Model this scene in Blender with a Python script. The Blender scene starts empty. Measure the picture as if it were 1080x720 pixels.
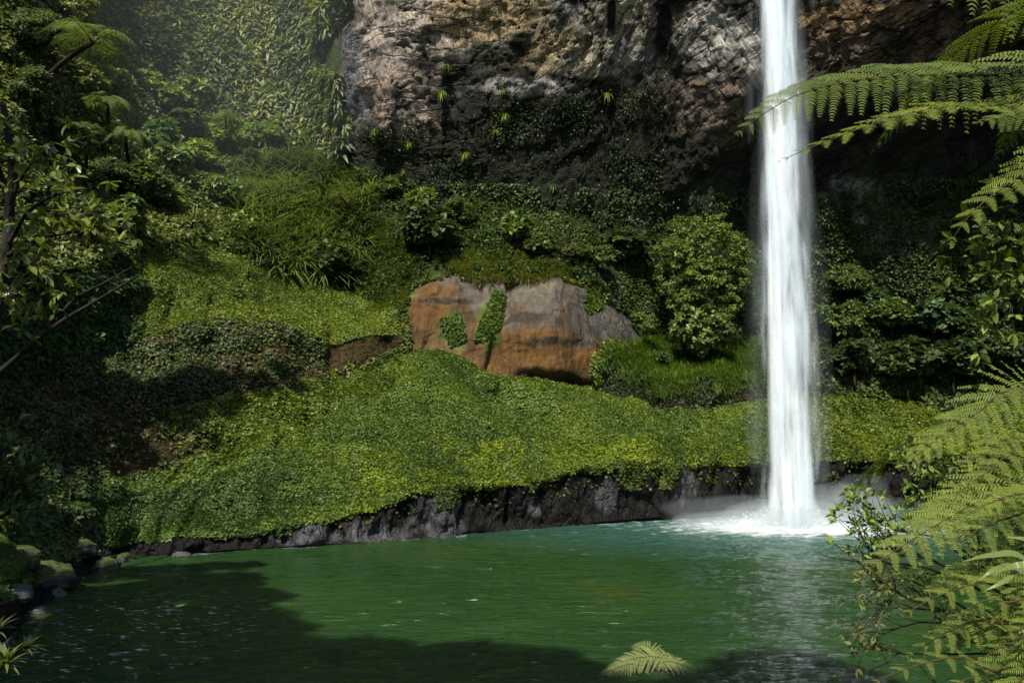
import bpy, math
import numpy as np
from mathutils import Vector
rng = np.random.default_rng(11)
SC = bpy.context.scene
COL = SC.collection
F, H, PITCH = 935.0, 8.0, math.radians(4.6)
CP, SP = math.cos(PITCH), math.sin(PITCH)

# ------------------------------------------------------------------ maths helpers
def unproj(px, py, Y):
    """World point seen at photo pixel (px, py) standing Y metres in front of the viewpoint."""
    px, py, Y = np.broadcast_arrays(np.asarray(px, float), np.asarray(py, float), np.asarray(Y, float))
    x, u = (px - 540) / F, (360 - py) / F
    t = Y / (CP - u * SP)
    return np.stack([x * t, Y, H + (SP + u * CP) * t], -1)

def nrm(v):
    return v / np.maximum(np.linalg.norm(v, axis=-1, keepdims=True), 1e-9)

def _hash(i, j, k, s):
    h = (i * 374761393 + j * 668265263 + k * 2147483647 + s * 1274126177) & 0xFFFFFFFF
    h = ((h ^ (h >> 13)) * 1274126177) & 0xFFFFFFFF
    h = ((h ^ (h >> 16)) * 2246822519) & 0xFFFFFFFF
    return ((h ^ (h >> 15)) & 0xFFFF) / 65535.0

def vnoise(P, seed=0):
    P = np.asarray(P, float)
    i0 = np.floor(P).astype(np.int64)
    f = P - i0
    f = f * f * f * (f * (f * 6 - 15) + 10)
    out = 0
    for a in (0, 1):
        wa = f[..., 0] if a else 1 - f[..., 0]
        for b in (0, 1):
            wb = f[..., 1] if b else 1 - f[..., 1]
            for c in (0, 1):
                wc = f[..., 2] if c else 1 - f[..., 2]
                out = out + wa * wb * wc * _hash(i0[..., 0] + a, i0[..., 1] + b, i0[..., 2] + c, seed)
    return out * 2 - 1

def fbm(P, oct=4, seed=0, gain=0.5):
    out, amp, tot, Q = 0, 1.0, 0, np.asarray(P, float)
    for o in range(oct):
        out = out + amp * vnoise(Q, seed + o * 17)
        tot += amp
        amp *= gain
        Q = Q * 2.03 + 11.7
    return out / tot

def inpoly(px, py, poly):
    poly = np.asarray(poly, float)
    res = np.zeros(px.shape, bool)
    j = len(poly) - 1
    for i in range(len(poly)):
        xi, yi = poly[i]; xj, yj = poly[j]
        c = ((yi > py) != (yj > py)) & (px < (xj - xi) * (py - yi) / (yj - yi + 1e-12) + xi)
        res ^= c
        j = i
    return res

def smooth01(a, b, x):
    t = np.clip((x - a) / (b - a), 0, 1)
    return t * t * (3 - 2 * t)

# ------------------------------------------------------------------ scene helpers
def mesh_np(name, V, Fc, mats=(), lv=None, col=None, smooth=False, mi=None):
    V = np.ascontiguousarray(V, np.float32).reshape(-1, 3)
    Fc = np.ascontiguousarray(Fc, np.int32)
    k = Fc.shape[1]
    me = bpy.data.meshes.new(name)
    me.vertices.add(len(V)); me.vertices.foreach_set('co', V.ravel())
    me.loops.add(Fc.size); me.loops.foreach_set('vertex_index', Fc.ravel())
    me.polygons.add(len(Fc))
    me.polygons.foreach_set('loop_start', np.arange(0, Fc.size, k, dtype=np.int32))
    me.polygons.foreach_set('loop_total', np.full(len(Fc), k, np.int32))
    if smooth:
        me.polygons.foreach_set('use_smooth', np.ones(len(Fc), bool))
    if mi is not None:
        me.polygons.foreach_set('material_index', np.asarray(mi, np.int32))
    if lv is not None:
        a = me.attributes.new('lv', 'FLOAT', 'POINT'); a.data.foreach_set('value', np.asarray(lv, np.float32))
    if col is not None:
        c4 = np.ones((len(V), 4), np.float32); c4[:, :3] = col
        a = me.attributes.new('tint', 'FLOAT_COLOR', 'POINT'); a.data.foreach_set('color', c4.ravel())
    for m in (mats if isinstance(mats, (list, tuple)) else [mats]):
        me.materials.append(m)
    me.update(calc_edges=True)
    return me

def link(name, me, parent=None, color=None, loc=None):
    o = bpy.data.objects.new(name, me)
    COL.objects.link(o)
    if parent is not None:
        o.parent = parent
    if color is not None:
        o.color = (*color, 1)
    if loc is not None:
        o.location = loc
    return o

def tag(o, label=None, cat=None, group=None, kind=None):
    if label: o['label'] = label
    if cat: o['category'] = cat
    if group: o['group'] = group
    if kind: o['kind'] = kind
    return o

def empty(name, loc, label=None, cat=None, group=None, rz=0.0, scale=1.0):
    o = bpy.data.objects.new(name, None)
    o.empty_display_size = 0.2
    COL.objects.link(o)
    o.location = [float(v) for v in loc]; o.rotation_euler = (0, 0, rz)
    o.scale = (scale,) * 3 if not isinstance(scale, (tuple, list)) else scale
    return tag(o, label, cat, group)

class Geo:
    """Collects triangles with a per-vertex leaf value."""
    def __init__(self): self.V, self.T, self.L, self.M, self.n = [], [], [], [], 0
    def add(self, V, T, lv, m=0):
        V = np.asarray(V, float).reshape(-1, 3); T = np.asarray(T, int).reshape(-1, 3)
        self.V.append(V); self.T.append(T + self.n)
        self.L.append(np.broadcast_to(np.asarray(lv, float), (len(V),)).copy())
        self.M.append(np.full(len(T), m)); self.n += len(V)
        return self
    def mesh(self, name, mats, smooth=False, origin=None):
        V = np.concatenate(self.V)
        if origin is not None: V = V - np.asarray(origin)
        return mesh_np(name, V, np.concatenate(self.T), mats, lv=np.concatenate(self.L), smooth=smooth, mi=np.concatenate(self.M))

def frame(fwd, n):
    fwd = nrm(fwd); side = nrm(np.cross(fwd, n)); up = np.cross(side, fwd)
    return side, fwd, up

# leaf templates: x across, y along, z up; triangles
LEAF4 = (np.array([[0, 0, 0], [.32, .45, .07], [0, 1, -.12], [-.32, .45, .07]]), np.array([[0, 1, 2], [0, 2, 3]]))
LEAF6 = (np.array([[0, 0, 0], [.22, .28, .05], [.2, .65, .03], [0, 1, -.1], [-.2, .65, .03], [-.22, .28, .05], [0, .45, 0]]),
         np.array([[0, 1, 6], [1, 2, 6], [2, 3, 6], [3, 4, 6], [4, 5, 6], [5, 0, 6]]))
HEART = (np.array([[0, 0, 0], [.5, .12, .06], [.38, .6, .04], [0, 1, -.12], [-.38, .6, .04], [-.5, .12, .06]]),
         np.array([[0, 1, 2], [0, 2, 3], [0, 3, 4], [0, 4, 5]]))
def BLADE(w=.05, sag=.5, seg=4):
    V, T = [], []
    for i in range(seg + 1):
        t = i / seg; ww = w * (1 - t ** 1.6) * (.55 + .45 * min(1, t * 4)) + .002
        V += [[ww, t * (1 - .25 * sag * t), -sag * t * t], [-ww, t * (1 - .25 * sag * t), -sag * t * t]]
    for i in range(seg):
        a = 2 * i; T += [[a, a + 2, a + 1], [a + 1, a + 2, a + 3]]
    return np.array(V), np.array(T)

def scatter(geo, tmpl, P, fwd, up, S, lv, m=0):
    P = np.asarray(P); n = len(P)
    if n == 0: return
    TV, TT = tmpl
    s, f, u = frame(fwd, up)
    S = np.broadcast_to(np.asarray(S, float), (n,))[:, None, None]
    V = P[:, None] + S * (TV[None, :, 0:1] * s[:, None] + TV[None, :, 1:2] * f[:, None] + TV[None, :, 2:3] * u[:, None])
    T = TT[None] + (np.arange(n) * len(TV))[:, None, None]
    geo.add(V.reshape(-1, 3), T.reshape(-1, 3), np.repeat(np.broadcast_to(lv, (n,)), len(TV)), m)

def tube(geo, pts, radii, sides=7, lv=0.5, m=0, cap=True):
    pts = np.asarray(pts, float); n = len(pts)
    radii = np.broadcast_to(np.asarray(radii, float), (n,))
    t = nrm(np.gradient(pts, axis=0))
    ref = np.array([0.13, .97, .21]) if abs(t[0, 1]) < .8 else np.array([1, .1, 0])
    a = nrm(np.cross(t, ref)); b = np.cross(t, a)
    ang = np.linspace(0, 2 * np.pi, sides, endpoint=False)
    V = pts[:, None] + radii[:, None, None] * (np.cos(ang)[None, :, None] * a[:, None] + np.sin(ang)[None, :, None] * b[:, None])
    T = []
    for i in range(n - 1):
        for j in range(sides):
            k = (j + 1) % sides
            T += [[i * sides + j, i * sides + k, (i + 1) * sides + k], [i * sides + j, (i + 1) * sides + k, (i + 1) * sides + j]]
    if cap:
        for j in range(1, sides - 1):
            T += [[0, j + 1, j], [(n - 1) * sides, (n - 1) * sides + j, (n - 1) * sides + j + 1]]
    geo.add(V.reshape(-1, 3), T, lv, m)

def spline(pts, n):
    pts = np.asarray(pts, float)
    k = len(pts)
    if k == 2:
        return pts[0] + (pts[1] - pts[0]) * np.linspace(0, 1, n)[:, None]
    P = np.vstack([2 * pts[0] - pts[1], pts, 2 * pts[-1] - pts[-2]])
    out = []
    for u in np.linspace(0, k - 1, n):
        i = min(int(u), k - 2); f = u - i
        p0, p1, p2, p3 = P[i:i + 4]
        out.append(.5 * (2 * p1 + (p2 - p0) * f + (2 * p0 - 5 * p1 + 4 * p2 - p3) * f ** 2 + (3 * p1 - p0 - 3 * p2 + p3) * f ** 3))
    return np.array(out)

# ------------------------------------------------------------------ materials
def newmat(name):
    m = bpy.data.materials.new(name); m.use_nodes = True
    nt = m.node_tree; nt.nodes.clear()
    return m, nt, nt.nodes.new('ShaderNodeOutputMaterial')

def N(nt, typ, **kw):
    n = nt.nodes.new(typ)
    for k, v in kw.items():
        if k in n.inputs.keys() if isinstance(k, str) and not hasattr(n, k) else False:
            n.inputs[k].default_value = v
        else:
            setattr(n, k, v)
    return n

def ramp(nt, stops, src=None):
    r = nt.nodes.new('ShaderNodeValToRGB')
    e = r.color_ramp.elements
    while len(e) < len(stops): e.new(.5)
    for el, (p, c) in zip(e, stops):
        el.position = p; el.color = (*c, 1) if len(c) == 3 else c
    if src is not None: nt.links.new(src, r.inputs[0])
    return r

def noise(nt, vec, scale, detail=6, rough=.55, stretch=None, dist=0):
    if stretch is not None:
        mp = nt.nodes.new('ShaderNodeMapping'); mp.inputs['Scale'].default_value = stretch
        nt.links.new(vec, mp.inputs[0]); vec = mp.outputs[0]
    n = nt.nodes.new('ShaderNodeTexNoise')
    n.inputs['Scale'].default_value = scale; n.inputs['Detail'].default_value = detail
    n.inputs['Roughness'].default_value = rough; n.inputs['Distortion'].default_value = dist
    nt.links.new(vec, n.inputs['Vector'])
    return n

def mix(nt, a, b, fac, mode='MIX'):
    m = nt.nodes.new('ShaderNodeMix'); m.data_type = 'RGBA'; m.blend_type = mode
    for sock, v in ((m.inputs[0], fac), (m.inputs[6], a), (m.inputs[7], b)):
        if isinstance(v, bpy.types.NodeSocket): nt.links.new(v, sock)
        elif isinstance(v, (int, float)): sock.default_value = v
        else: sock.default_value = (*v, 1)
    return m.outputs[2]

def math_(nt, op, a, b=0.0):
    m = nt.nodes.new('ShaderNodeMath'); m.operation = op
    for sock, v in ((m.inputs[0], a), (m.inputs[1], b)):
        if isinstance(v, bpy.types.NodeSocket): nt.links.new(v, sock)
        else: sock.default_value = v
    return m.outputs[0]

def leaf_material(name, rough=.5, spec=.3, transl=.3):
    m, nt, out = newmat(name)
    oi = nt.nodes.new('ShaderNodeObjectInfo')
    at = nt.nodes.new('ShaderNodeAttribute'); at.attribute_name = 'lv'
    r = ramp(nt, [(0, (.42, .5, .5)), (.5, (1, 1, 1)), (.85, (1.4, 1.32, 1.05)), (1, (1.7, 1.5, 1.1))], at.outputs['Fac'])
    c = mix(nt, oi.outputs['Color'], r.outputs[0], 1.0, 'MULTIPLY')
    p = nt.nodes.new('ShaderNodeBsdfPrincipled')
    p.inputs['Roughness'].default_value = rough
    p.inputs['Specular IOR Level'].default_value = spec
    nt.links.new(c, p.inputs['Base Color'])
    t = nt.nodes.new('ShaderNodeBsdfTranslucent')
    c2 = mix(nt, c, (1.5, 1.5, .55), 1.0, 'MULTIPLY')
    nt.links.new(c2, t.inputs[0])
    ms = nt.nodes.new('ShaderNodeMixShader'); ms.inputs[0].default_value = transl
    nt.links.new(p.outputs[0], ms.inputs[1]); nt.links.new(t.outputs[0], ms.inputs[2])
    nt.links.new(ms.outputs[0], out.inputs[0])
    return m

def bark_material(name, c1, c2):
    m, nt, out = newmat(name)
    tc = nt.nodes.new('ShaderNodeTexCoord')
    n = noise(nt, tc.outputs['Object'], 6, 5, .6, (1, 1, .3))
    r = ramp(nt, [(.3, c1), (.7, c2)], n.outputs[0])
    p = nt.nodes.new('ShaderNodeBsdfPrincipled'); p.inputs['Roughness'].default_value = .85
    p.inputs['Specular IOR Level'].default_value = .15
    nt.links.new(r.outputs[0], p.inputs['Base Color'])
    b = nt.nodes.new('ShaderNodeBump'); b.inputs['Strength'].default_value = .6; b.inputs['Distance'].default_value = .05
    nt.links.new(n.outputs[0], b.inputs['Height']); nt.links.new(b.outputs[0], p.inputs['Normal'])
    nt.links.new(p.outputs[0], out.inputs[0])
    return m

def terrain_material(name, streak=(1, 1, .25), fine=3.0, bump=.5, rough=.8, spec=.25, var=(.45, 1.5), moss=None, tilt=0.0, crack=.35):
    """Colour comes from the per-patch rock/soil tint, broken up by streaks, blotches and cracks."""
    m, nt, out = newmat(name)
    tc = nt.nodes.new('ShaderNodeTexCoord')
    at = nt.nodes.new('ShaderNodeAttribute'); at.attribute_name = 'tint'
    mp = nt.nodes.new('ShaderNodeMapping'); mp.inputs['Rotation'].default_value = (0, tilt, 0)
    nt.links.new(tc.outputs['Object'], mp.inputs[0]); vec = mp.outputs[0]
    n1 = noise(nt, vec, fine, 8, .65, streak)
    n2 = noise(nt, vec, fine * .18, 6, .6)
    r1 = ramp(nt, [(.3, (var[0],) * 3), (.55, (1, 1, 1)), (.75, (var[1],) * 3)], n1.outputs[0])
    r2 = ramp(nt, [(.3, (.55, .55, .6)), (.55, (1, 1, 1)), (.75, (1.35, 1.3, 1.15))], n2.outputs[0])
    c = mix(nt, at.outputs['Color'], r1.outputs[0], 1.0, 'MULTIPLY')
    c = mix(nt, c, r2.outputs[0], 1.0, 'MULTIPLY')
    p = nt.nodes.new('ShaderNodeBsdfPrincipled')
    p.inputs['Roughness'].default_value = rough; p.inputs['Specular IOR Level'].default_value = spec
    h = n1.outputs[0]
    vo = nt.nodes.new('ShaderNodeTexVoronoi'); vo.feature = 'DISTANCE_TO_EDGE'; vo.inputs['Scale'].default_value = fine * .35
    mv = nt.nodes.new('ShaderNodeMapping'); mv.inputs['Scale'].default_value = streak
    nw = noise(nt, vec, 1.2, 3)
    ad = nt.nodes.new('ShaderNodeVectorMath'); ad.operation = 'ADD'
    nt.links.new(vec, ad.inputs[0]); nt.links.new(nw.outputs['Color'], ad.inputs[1])
    nt.links.new(ad.outputs[0], mv.inputs[0]); nt.links.new(mv.outputs[0], vo.inputs['Vector'])
    cr = ramp(nt, [(0, (0, 0, 0)), (.08, (1, 1, 1))], vo.outputs['Distance'])
    h = math_(nt, 'ADD', h, math_(nt, 'MULTIPLY', cr.outputs[0], crack))
    if moss is not None:
        g = nt.nodes.new('ShaderNodeNewGeometry')
        sx = nt.nodes.new('ShaderNodeSeparateXYZ'); nt.links.new(g.outputs['Normal'], sx.inputs[0])
        n3 = noise(nt, vec, 1.1, 5)
        f = math_(nt, 'ADD', sx.outputs['Z'], math_(nt, 'MULTIPLY', math_(nt, 'SUBTRACT', n3.outputs[0], .5), 1.6))
        rf = ramp(nt, [(moss[1], (0, 0, 0)), (min(1, moss[1] + .25), (1, 1, 1))], f)
        mm = ramp(nt, [(.3, tuple(v * .5 for v in moss[0])), (.7, moss[0])], n1.outputs[0])
        c = mix(nt, c, mm.outputs[0], rf.outputs[0])
    nt.links.new(c, p.inputs['Base Color'])
    b = nt.nodes.new('ShaderNodeBump'); b.inputs['Strength'].default_value = bump; b.inputs['Distance'].default_value = .4
    nt.links.new(h, b.inputs['Height']); nt.links.new(b.outputs[0], p.inputs['Normal'])
    nt.links.new(p.outputs[0], out.inputs[0])
    return m

M_LEAF = leaf_material('leaf', .5, .3, .3)
M_GLOSSY = leaf_material('glossy_leaf', .22, .5, .3)
M_FERN = leaf_material('fern_leaf', .5, .22, .36)
M_BARK = bark_material('bark', (.008, .007, .006), (.03, .025, .02))
M_FERNBARK = bark_material('fern_trunk_bark', (.008, .006, .004), (.035, .024, .015))
M_STALK = bark_material('brown_stalk', (.03, .024, .008), (.07, .055, .02))
def cliff_material():
    m, nt, out = newmat('columnar_cliff_rock')
    at = nt.nodes.new('ShaderNodeAttribute'); at.attribute_name = 'tint'
    ru = nt.nodes.new('ShaderNodeAttribute'); ru.attribute_name = 'ruv'; v = ru.outputs['Vector']
    n_col = noise(nt, v, 1.0, 4, .55, (3.6, 3.6, .10), .1)            # long column faces
    n_fine = noise(nt, v, 1.0, 6, .65, (11, 11, .5))                    # fine striation
    n_blot = noise(nt, v, .35, 7, .65)
    n_crk = noise(nt, v, 1.0, 5, .55, (.22, .22, .8), .1)              # jagged cross cracks
    rc = ramp(nt, [(.28, (.3, .3, .32)), (.45, (.85, .85, .85)), (.6, (1.1, 1.1, 1.1)), (.75, (1.5, 1.48, 1.42))], n_col.outputs[0])
    rf = ramp(nt, [(.3, (.6, .6, .6)), (.7, (1.35, 1.35, 1.35))], n_fine.outputs[0])
    rb = ramp(nt, [(.32, (.45, .46, .52)), (.5, (1, 1, 1)), (.72, (1.3, 1.22, 1.1))], n_blot.outputs[0])
    ck = math_(nt, 'ABSOLUTE', math_(nt, 'SUBTRACT', n_crk.outputs[0], .5))
    rk_ = ramp(nt, [(.0, (.06, .055, .05)), (.018, (.5, .5, .5)), (.05, (1, 1, 1))], ck)
    c = mix(nt, at.outputs['Color'], rc.outputs[0], 1.0, 'MULTIPLY')
    c = mix(nt, c, rf.outputs[0], 1.0, 'MULTIPLY'); c = mix(nt, c, rb.outputs[0], 1.0, 'MULTIPLY'); c = mix(nt, c, rk_.outputs[0], .85, 'MULTIPLY')
    p = nt.nodes.new('ShaderNodeBsdfPrincipled'); p.inputs['Roughness'].default_value = .7; p.inputs['Specular IOR Level'].default_value = .25
    nt.links.new(c, p.inputs['Base Color'])
    h = math_(nt, 'ADD', math_(nt, 'ADD', n_col.outputs[0], math_(nt, 'MULTIPLY', n_fine.outputs[0], .45)), math_(nt, 'MULTIPLY', rk_.outputs[0], .5))
    b = nt.nodes.new('ShaderNodeBump'); b.inputs['Strength'].default_value = 1.0; b.inputs['Distance'].default_value = .55
    nt.links.new(h, b.inputs['Height']); nt.links.new(b.outputs[0], p.inputs['Normal'])
    nt.links.new(p.outputs[0], out.inputs[0])
    return m
M_CLIFF = cliff_material()
M_OUTCROP = terrain_material('orange_rock', (1, 1, .38), 1.7, .9, .75, .25, (.4, 1.55), crack=.12)
M_BANK = terrain_material('wet_basalt', (1.3, 1.3, .4), 2.0, 1.0, .6, .2, (.25, 2.1))
M_SOIL = terrain_material('mossy_soil', (1, 1, 1), 3.0, .9, .95, .1, (.4, 1.6))
M_BOULDER = None

# ------------------------------------------------------------------ camera, light, world
cam = bpy.data.cameras.new('camera'); co = bpy.data.objects.new('camera', cam); COL.objects.link(co)
cam.sensor_width = 36; cam.lens = 36 * F / 1080; cam.clip_start = .05; cam.clip_end = 2000
co.location = (0, 0, H); co.rotation_euler = (math.pi / 2 + PITCH, 0, 0)
SC.camera = co
SUN = nrm(np.array([-.185, -.655, .735]))          # direction towards the sun: high, behind and left
sl = bpy.data.lights.new('sun', 'SUN'); so = bpy.data.objects.new('sun', sl); COL.objects.link(so)
sl.energy = 5.0; sl.angle = math.radians(.5); sl.color = (1, .94, .82)
so.rotation_euler = Vector(SUN).to_track_quat('Z', 'Y').to_euler()
W = bpy.data.worlds.new('World'); SC.world = W; W.use_nodes = True
wn = W.node_tree; bg = wn.nodes['Background']
sky = wn.nodes.new('ShaderNodeTexSky'); sky.sky_type = 'NISHITA'; sky.sun_disc = False
sky.sun_elevation = math.asin(SUN[2]); sky.sun_rotation = math.atan2(SUN[0], SUN[1])
wn.links.new(sky.outputs[0], bg.inputs[0]); bg.inputs[1].default_value = .11
SC.view_settings.view_transform = 'Standard'; SC.view_settings.look = 'None'
SC.view_settings.exposure = 0.65; SC.view_settings.gamma = 1
SC.render.engine = 'CYCLES'
cy = SC.cycles
cy.max_bounces = 8; cy.diffuse_bounces = 3; cy.glossy_bounces = 3; cy.transmission_bounces = 4; cy.transparent_max_bounces = 40
cy.volume_bounces = 1; cy.sample_clamp_indirect = 4
try:
    cy.use_denoising = True; cy.denoiser = 'OPENIMAGEDENOISE'; cy.denoising_input_passes = 'RGB_ALBEDO_NORMAL'
except Exception: pass

# ------------------------------------------------------------------ the basin wall
LX = [-500, -200, 0, 60, 130, 200, 270, 330, 350, 372, 400, 430, 460, 520, 600, 640, 665, 720, 790, 850, 920, 1000, 1080, 1250, 1500]
T_ = {  # feature lines from the water up to the rim: (photo row, distance) at each LX
'A': [(0, 12), (0, 21), (0, 31), (0, 40), (0, 50), (0, 51), (0, 53), (0, 54), (0, 54.4), (0, 55), (0, 56), (0, 57), (0, 58), (0, 60.5), (0, 64), (0, 65.3), (0, 66), (0, 68), (0, 71), (0, 73), (0, 75), (0, 76), (0, 76), (0, 60), (0, 40)],
'B': [(560, 15), (590, 25), (640, 33), (590, 44), (572, 51), (572, 51.8), (559, 53.3), (551, 54.2), (545, 54.7), (538, 55.3), (530, 56.2), (520, 57), (514, 57.8), (512, 60), (497, 63.5), (488, 64.8), (484, 65.5), (486, 67.5), (485, 70), (485, 72), (483, 74), (478, 75), (475, 75), (470, 58), (480, 38)],
'C': [(300, 20), (480, 30), (530, 44), (520, 48), (505, 53), (487, 57), (465, 60), (425, 64), (410, 66), (398, 67.5), (385, 69), (366, 70.5), (366, 70.5), (396, 70), (406, 71), (412, 71.5), (425, 72), (435, 73), (425, 75), (415, 77), (420, 78.5), (430, 79), (430, 78), (420, 60), (420, 40)],
'D': [(200, 22), (400, 33), (400, 49), (385, 53), (368, 58), (345, 61), (348, 63.5), (362, 66), (362, 67), (362, 67.8), (358, 68.9), (350, 70.8), (345, 71.2), (345, 70.8), (340, 71.5), (375, 72.5), (395, 73.4), (400, 74.2), (394, 76), (375, 78.4), (380, 80), (390, 80.5), (395, 79.5), (380, 61), (380, 41)],
'E': [(100, 24), (300, 34), (300, 48), (290, 52), (272, 60), (256, 68), (275, 72), (298, 74), (304, 74), (315, 73.5), (318, 73), (300, 72.5), (288, 72.8), (290, 73), (292, 73.7), (315, 76), (345, 80), (365, 82), (362, 82), (330, 83), (330, 84), (330, 84), (330, 83), (300, 63), (300, 43)],
'F': [(-50, 27), (130, 38), (150, 54), (150, 62), (160, 74), (165, 84), (165, 88), (168, 88), (175, 87), (190, 85), (200, 83.5), (210, 83), (215, 83), (220, 82.8), (230, 82.5), (235, 82.3), (240, 82), (240, 81.5), (240, 81), (240, 81), (230, 80.5), (230, 80), (230, 79), (200, 64), (200, 44)],
'G': [(-100, 27.5), (80, 40), (80, 57), (80, 66), (85, 79), (85, 89), (85, 92), (105, 90), (120, 87.5), (130, 81.5), (135, 80), (128, 79.5), (122, 79), (112, 78), (98, 76.5), (88, 76), (82, 75.5), (90, 73.5), (100, 71.5), (90, 71), (70, 70), (60, 70), (60, 69), (60, 56), (60, 40)],
'H': [(-150, 28), (0, 42), (0, 60), (0, 70), (0, 83), (0, 94), (0, 96), (0, 93), (0, 89), (0, 79), (0, 76), (0, 75), (0, 74.5), (0, 74), (0, 72), (0, 71), (0, 70.5), (0, 70), (0, 68.5), (0, 67.5), (0, 66.5), (0, 66), (0, 65), (0, 53), (0, 38)],
'I': [(-300, 29), (-220, 45), (-220, 64), (-220, 76), (-220, 90), (-220, 100), (-220, 100), (-220, 96), (-220, 90), (-220, 79), (-220, 77), (-220, 76), (-220, 75), (-220, 74), (-220, 71), (-220, 69), (-220, 68), (-220, 67), (-220, 66), (-220, 65), (-220, 64.5), (-220, 64), (-220, 63), (-220, 52), (-220, 37)],
}
colpx = np.concatenate([np.arange(-500, -200, 8), np.arange(-200, 1250, 2), np.arange(1250, 1501, 8)]).astype(float)
def gsm(v, s):
    k = np.arange(-int(3 * s), int(3 * s) + 1); w = np.exp(-k ** 2 / (2 * s * s)); w /= w.sum()
    return np.convolve(np.pad(v, len(k) // 2, mode='edge'), w, mode='valid')
lines = {}
full = np.arange(-500, 1501, 2.0)
for i, k in enumerate('ABCDEFGHI'):
    a = np.array(T_[k], float)
    Yk = a[:, 1]
    pyk = 435 + H * F / Yk if k == 'A' else a[:, 0]
    py_f, Y_f = gsm(np.interp(full, LX, pyk), 5), gsm(np.interp(full, LX, Yk), 5)
    q = np.stack([full / 38., np.full_like(full, i * 9.1), np.zeros_like(full)], -1)
    wob = {'A': 0, 'B': 5, 'C': 6, 'D': 5, 'E': 7, 'F': 6, 'G': 14, 'H': 0, 'I': 0}[k]
    py_f = py_f + wob * fbm(q, 4, 3)
    Y_f = Y_f + {'A': .5, 'B': .5}.get(k, .9) * fbm(q * 1.3, 4, 31)
    if k == 'A':
        u = (360 - py_f) / F      # exact waterline: height zero
        ph = np.arctan(u) + PITCH
        py_f = 360 - F * np.tan(-np.arctan(H / Y_f) - PITCH)
    lines[k] = (np.interp(colpx, full, py_f), np.interp(colpx, full, Y_f))
SEG = [('A', 'B', 40), ('B', 'C', 70), ('C', 'D', 34), ('D', 'E', 52), ('E', 'F', 76), ('F', 'G', 64), ('G', 'H', 64), ('H', 'I', 44)]
rows_px, rows_Y, rows_seg = [], [], []
for si, (a, b, n) in enumerate(SEG):
    for r in range(n):
        t = r / n
        rows_px.append(lines[a][0] * (1 - t) + lines[b][0] * t)
        rows_Y.append(lines[a][1] * (1 - t) + lines[b][1] * t)
        rows_seg.append(si + t)
rows_px.append(lines['I'][0]); rows_Y.append(lines['I'][1]); rows_seg.append(7.999)
GPY, GY, GS = np.array(rows_px), np.array(rows_Y), np.array(rows_seg)
GPX = np.broadcast_to(colpx, GPY.shape)
GP = unproj(GPX, GPY, GY)                                   # (rows, cols, 3)
def grid_normals(P):
    n = nrm(np.cross(np.gradient(P, axis=1), np.gradient(P, axis=0)))
    return np.where((n[..., 1:2] > 0), -n, n) if False else n
GN = grid_normals(GP)
seg = GS[:, None] + 0 * GPX
# displacement along the normal
fold = (.35 - np.abs(fbm(GP * .15, 3, 13))) * 2.2
d = 1.0 * fbm(GP * .11, 4, 5) + .62 * fbm(GP * .42, 4, 9) + fold * ((seg > 1) & (seg < 4)) * smooth01(1, 1.3, seg) * smooth01(4, 3.7, seg)
amp = np.interp(seg, [0, .05, 1, 2, 3, 4, 5, 5.4, 8], [0, .5, .8, .9, .9, .9, 1.0, .6, .5])
isrock = smooth01(352, 372, GPX) * smooth01(5.0, 5.5, seg)
tl = None; tlt = .02 + .5 * smooth01(470, 740, GPX)
Q = np.stack([GP[..., 0] * np.cos(tlt) + GP[..., 2] * np.sin(tlt), GP[..., 1], -GP[..., 0] * np.sin(tlt) + GP[..., 2] * np.cos(tlt)], -1)
colm = np.abs(fbm(Q * [.75, .75, .07], 4, 21))
ledge = fbm(Q * [.13, .13, .55] + fbm(GP * .2, 3, 40)[..., None] * .8, 4, 22)
ledge = np.floor(ledge * 5) / 5 * .6 + ledge * .4
ci = np.floor((Q[..., 0] + .5 * fbm(GP * .5, 3, 44)) / .62).astype(np.int64)            # basalt columns, broken off at different heights
cz = Q[..., 2] / 2.6 + 1.5 * fbm(GP * .22, 3, 45) + .9 * (_hash(ci, ci * 0, ci * 0 + 3, 9) - .5)
li = np.floor(cz).astype(np.int64)
blk = _hash(ci, li, ci * 0, 46) - .5
big = _hash(ci // 5, np.floor(cz / 1.7).astype(np.int64), ci * 0, 47) - .5
jag = 1 - smooth01(0, .09, cz - li)                                                   # open cracks between blocks
rockd = -.2 * colm + .42 * ledge + .2 * blk + .3 * big - .35 * jag + .1 * fbm(GP * 1.6, 3, 23)
bankd = np.where(seg < 1.0, 1, 0) * (.9 * fbm(GP * [.7, .7, .3], 4, 24) - .7 * np.abs(fbm(GP * [1.2, 1.2, .35], 3, 25))) * smooth01(0, .25, seg) * smooth01(1.05, .8, seg)
ow = 14 * fbm(np.stack([GPX / 30., GPY / 24., 0 * GPX], -1), 4, 50)
outm = smooth01(408, 426, GPX + ow) * smooth01(648, 628, GPX + ow) * smooth01(1.95, 2.1, seg) * smooth01(4.05, 3.95, seg)
outd = .7 * np.exp(-((GPX - 572) / 46) ** 2 - ((GPY - 335) / 75) ** 2) - 1.3 * smooth01(2.25, 2.0, seg) * smooth01(530, 570, GPX) - .6 * np.exp(-((GPX - 532 + (GPY - 330) * .25) / 6) ** 2) + .5 * np.floor(fbm(GP * [.16, .16, .32], 3, 26) * 6) / 6 - .35 * np.abs(fbm(GP * [.9, .9, .12], 3, 27))
d = d * amp * (1 - .6 * outm) + rockd * isrock + bankd + outd * outm * 1.2
# keep the waterline exact-ish
d = d * smooth01(0, .06, seg)
GP = GP + GN * d[..., None] * np.where(GN[..., 1:2] < .6, 1, .6)
GN = grid_normals(GP)

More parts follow.
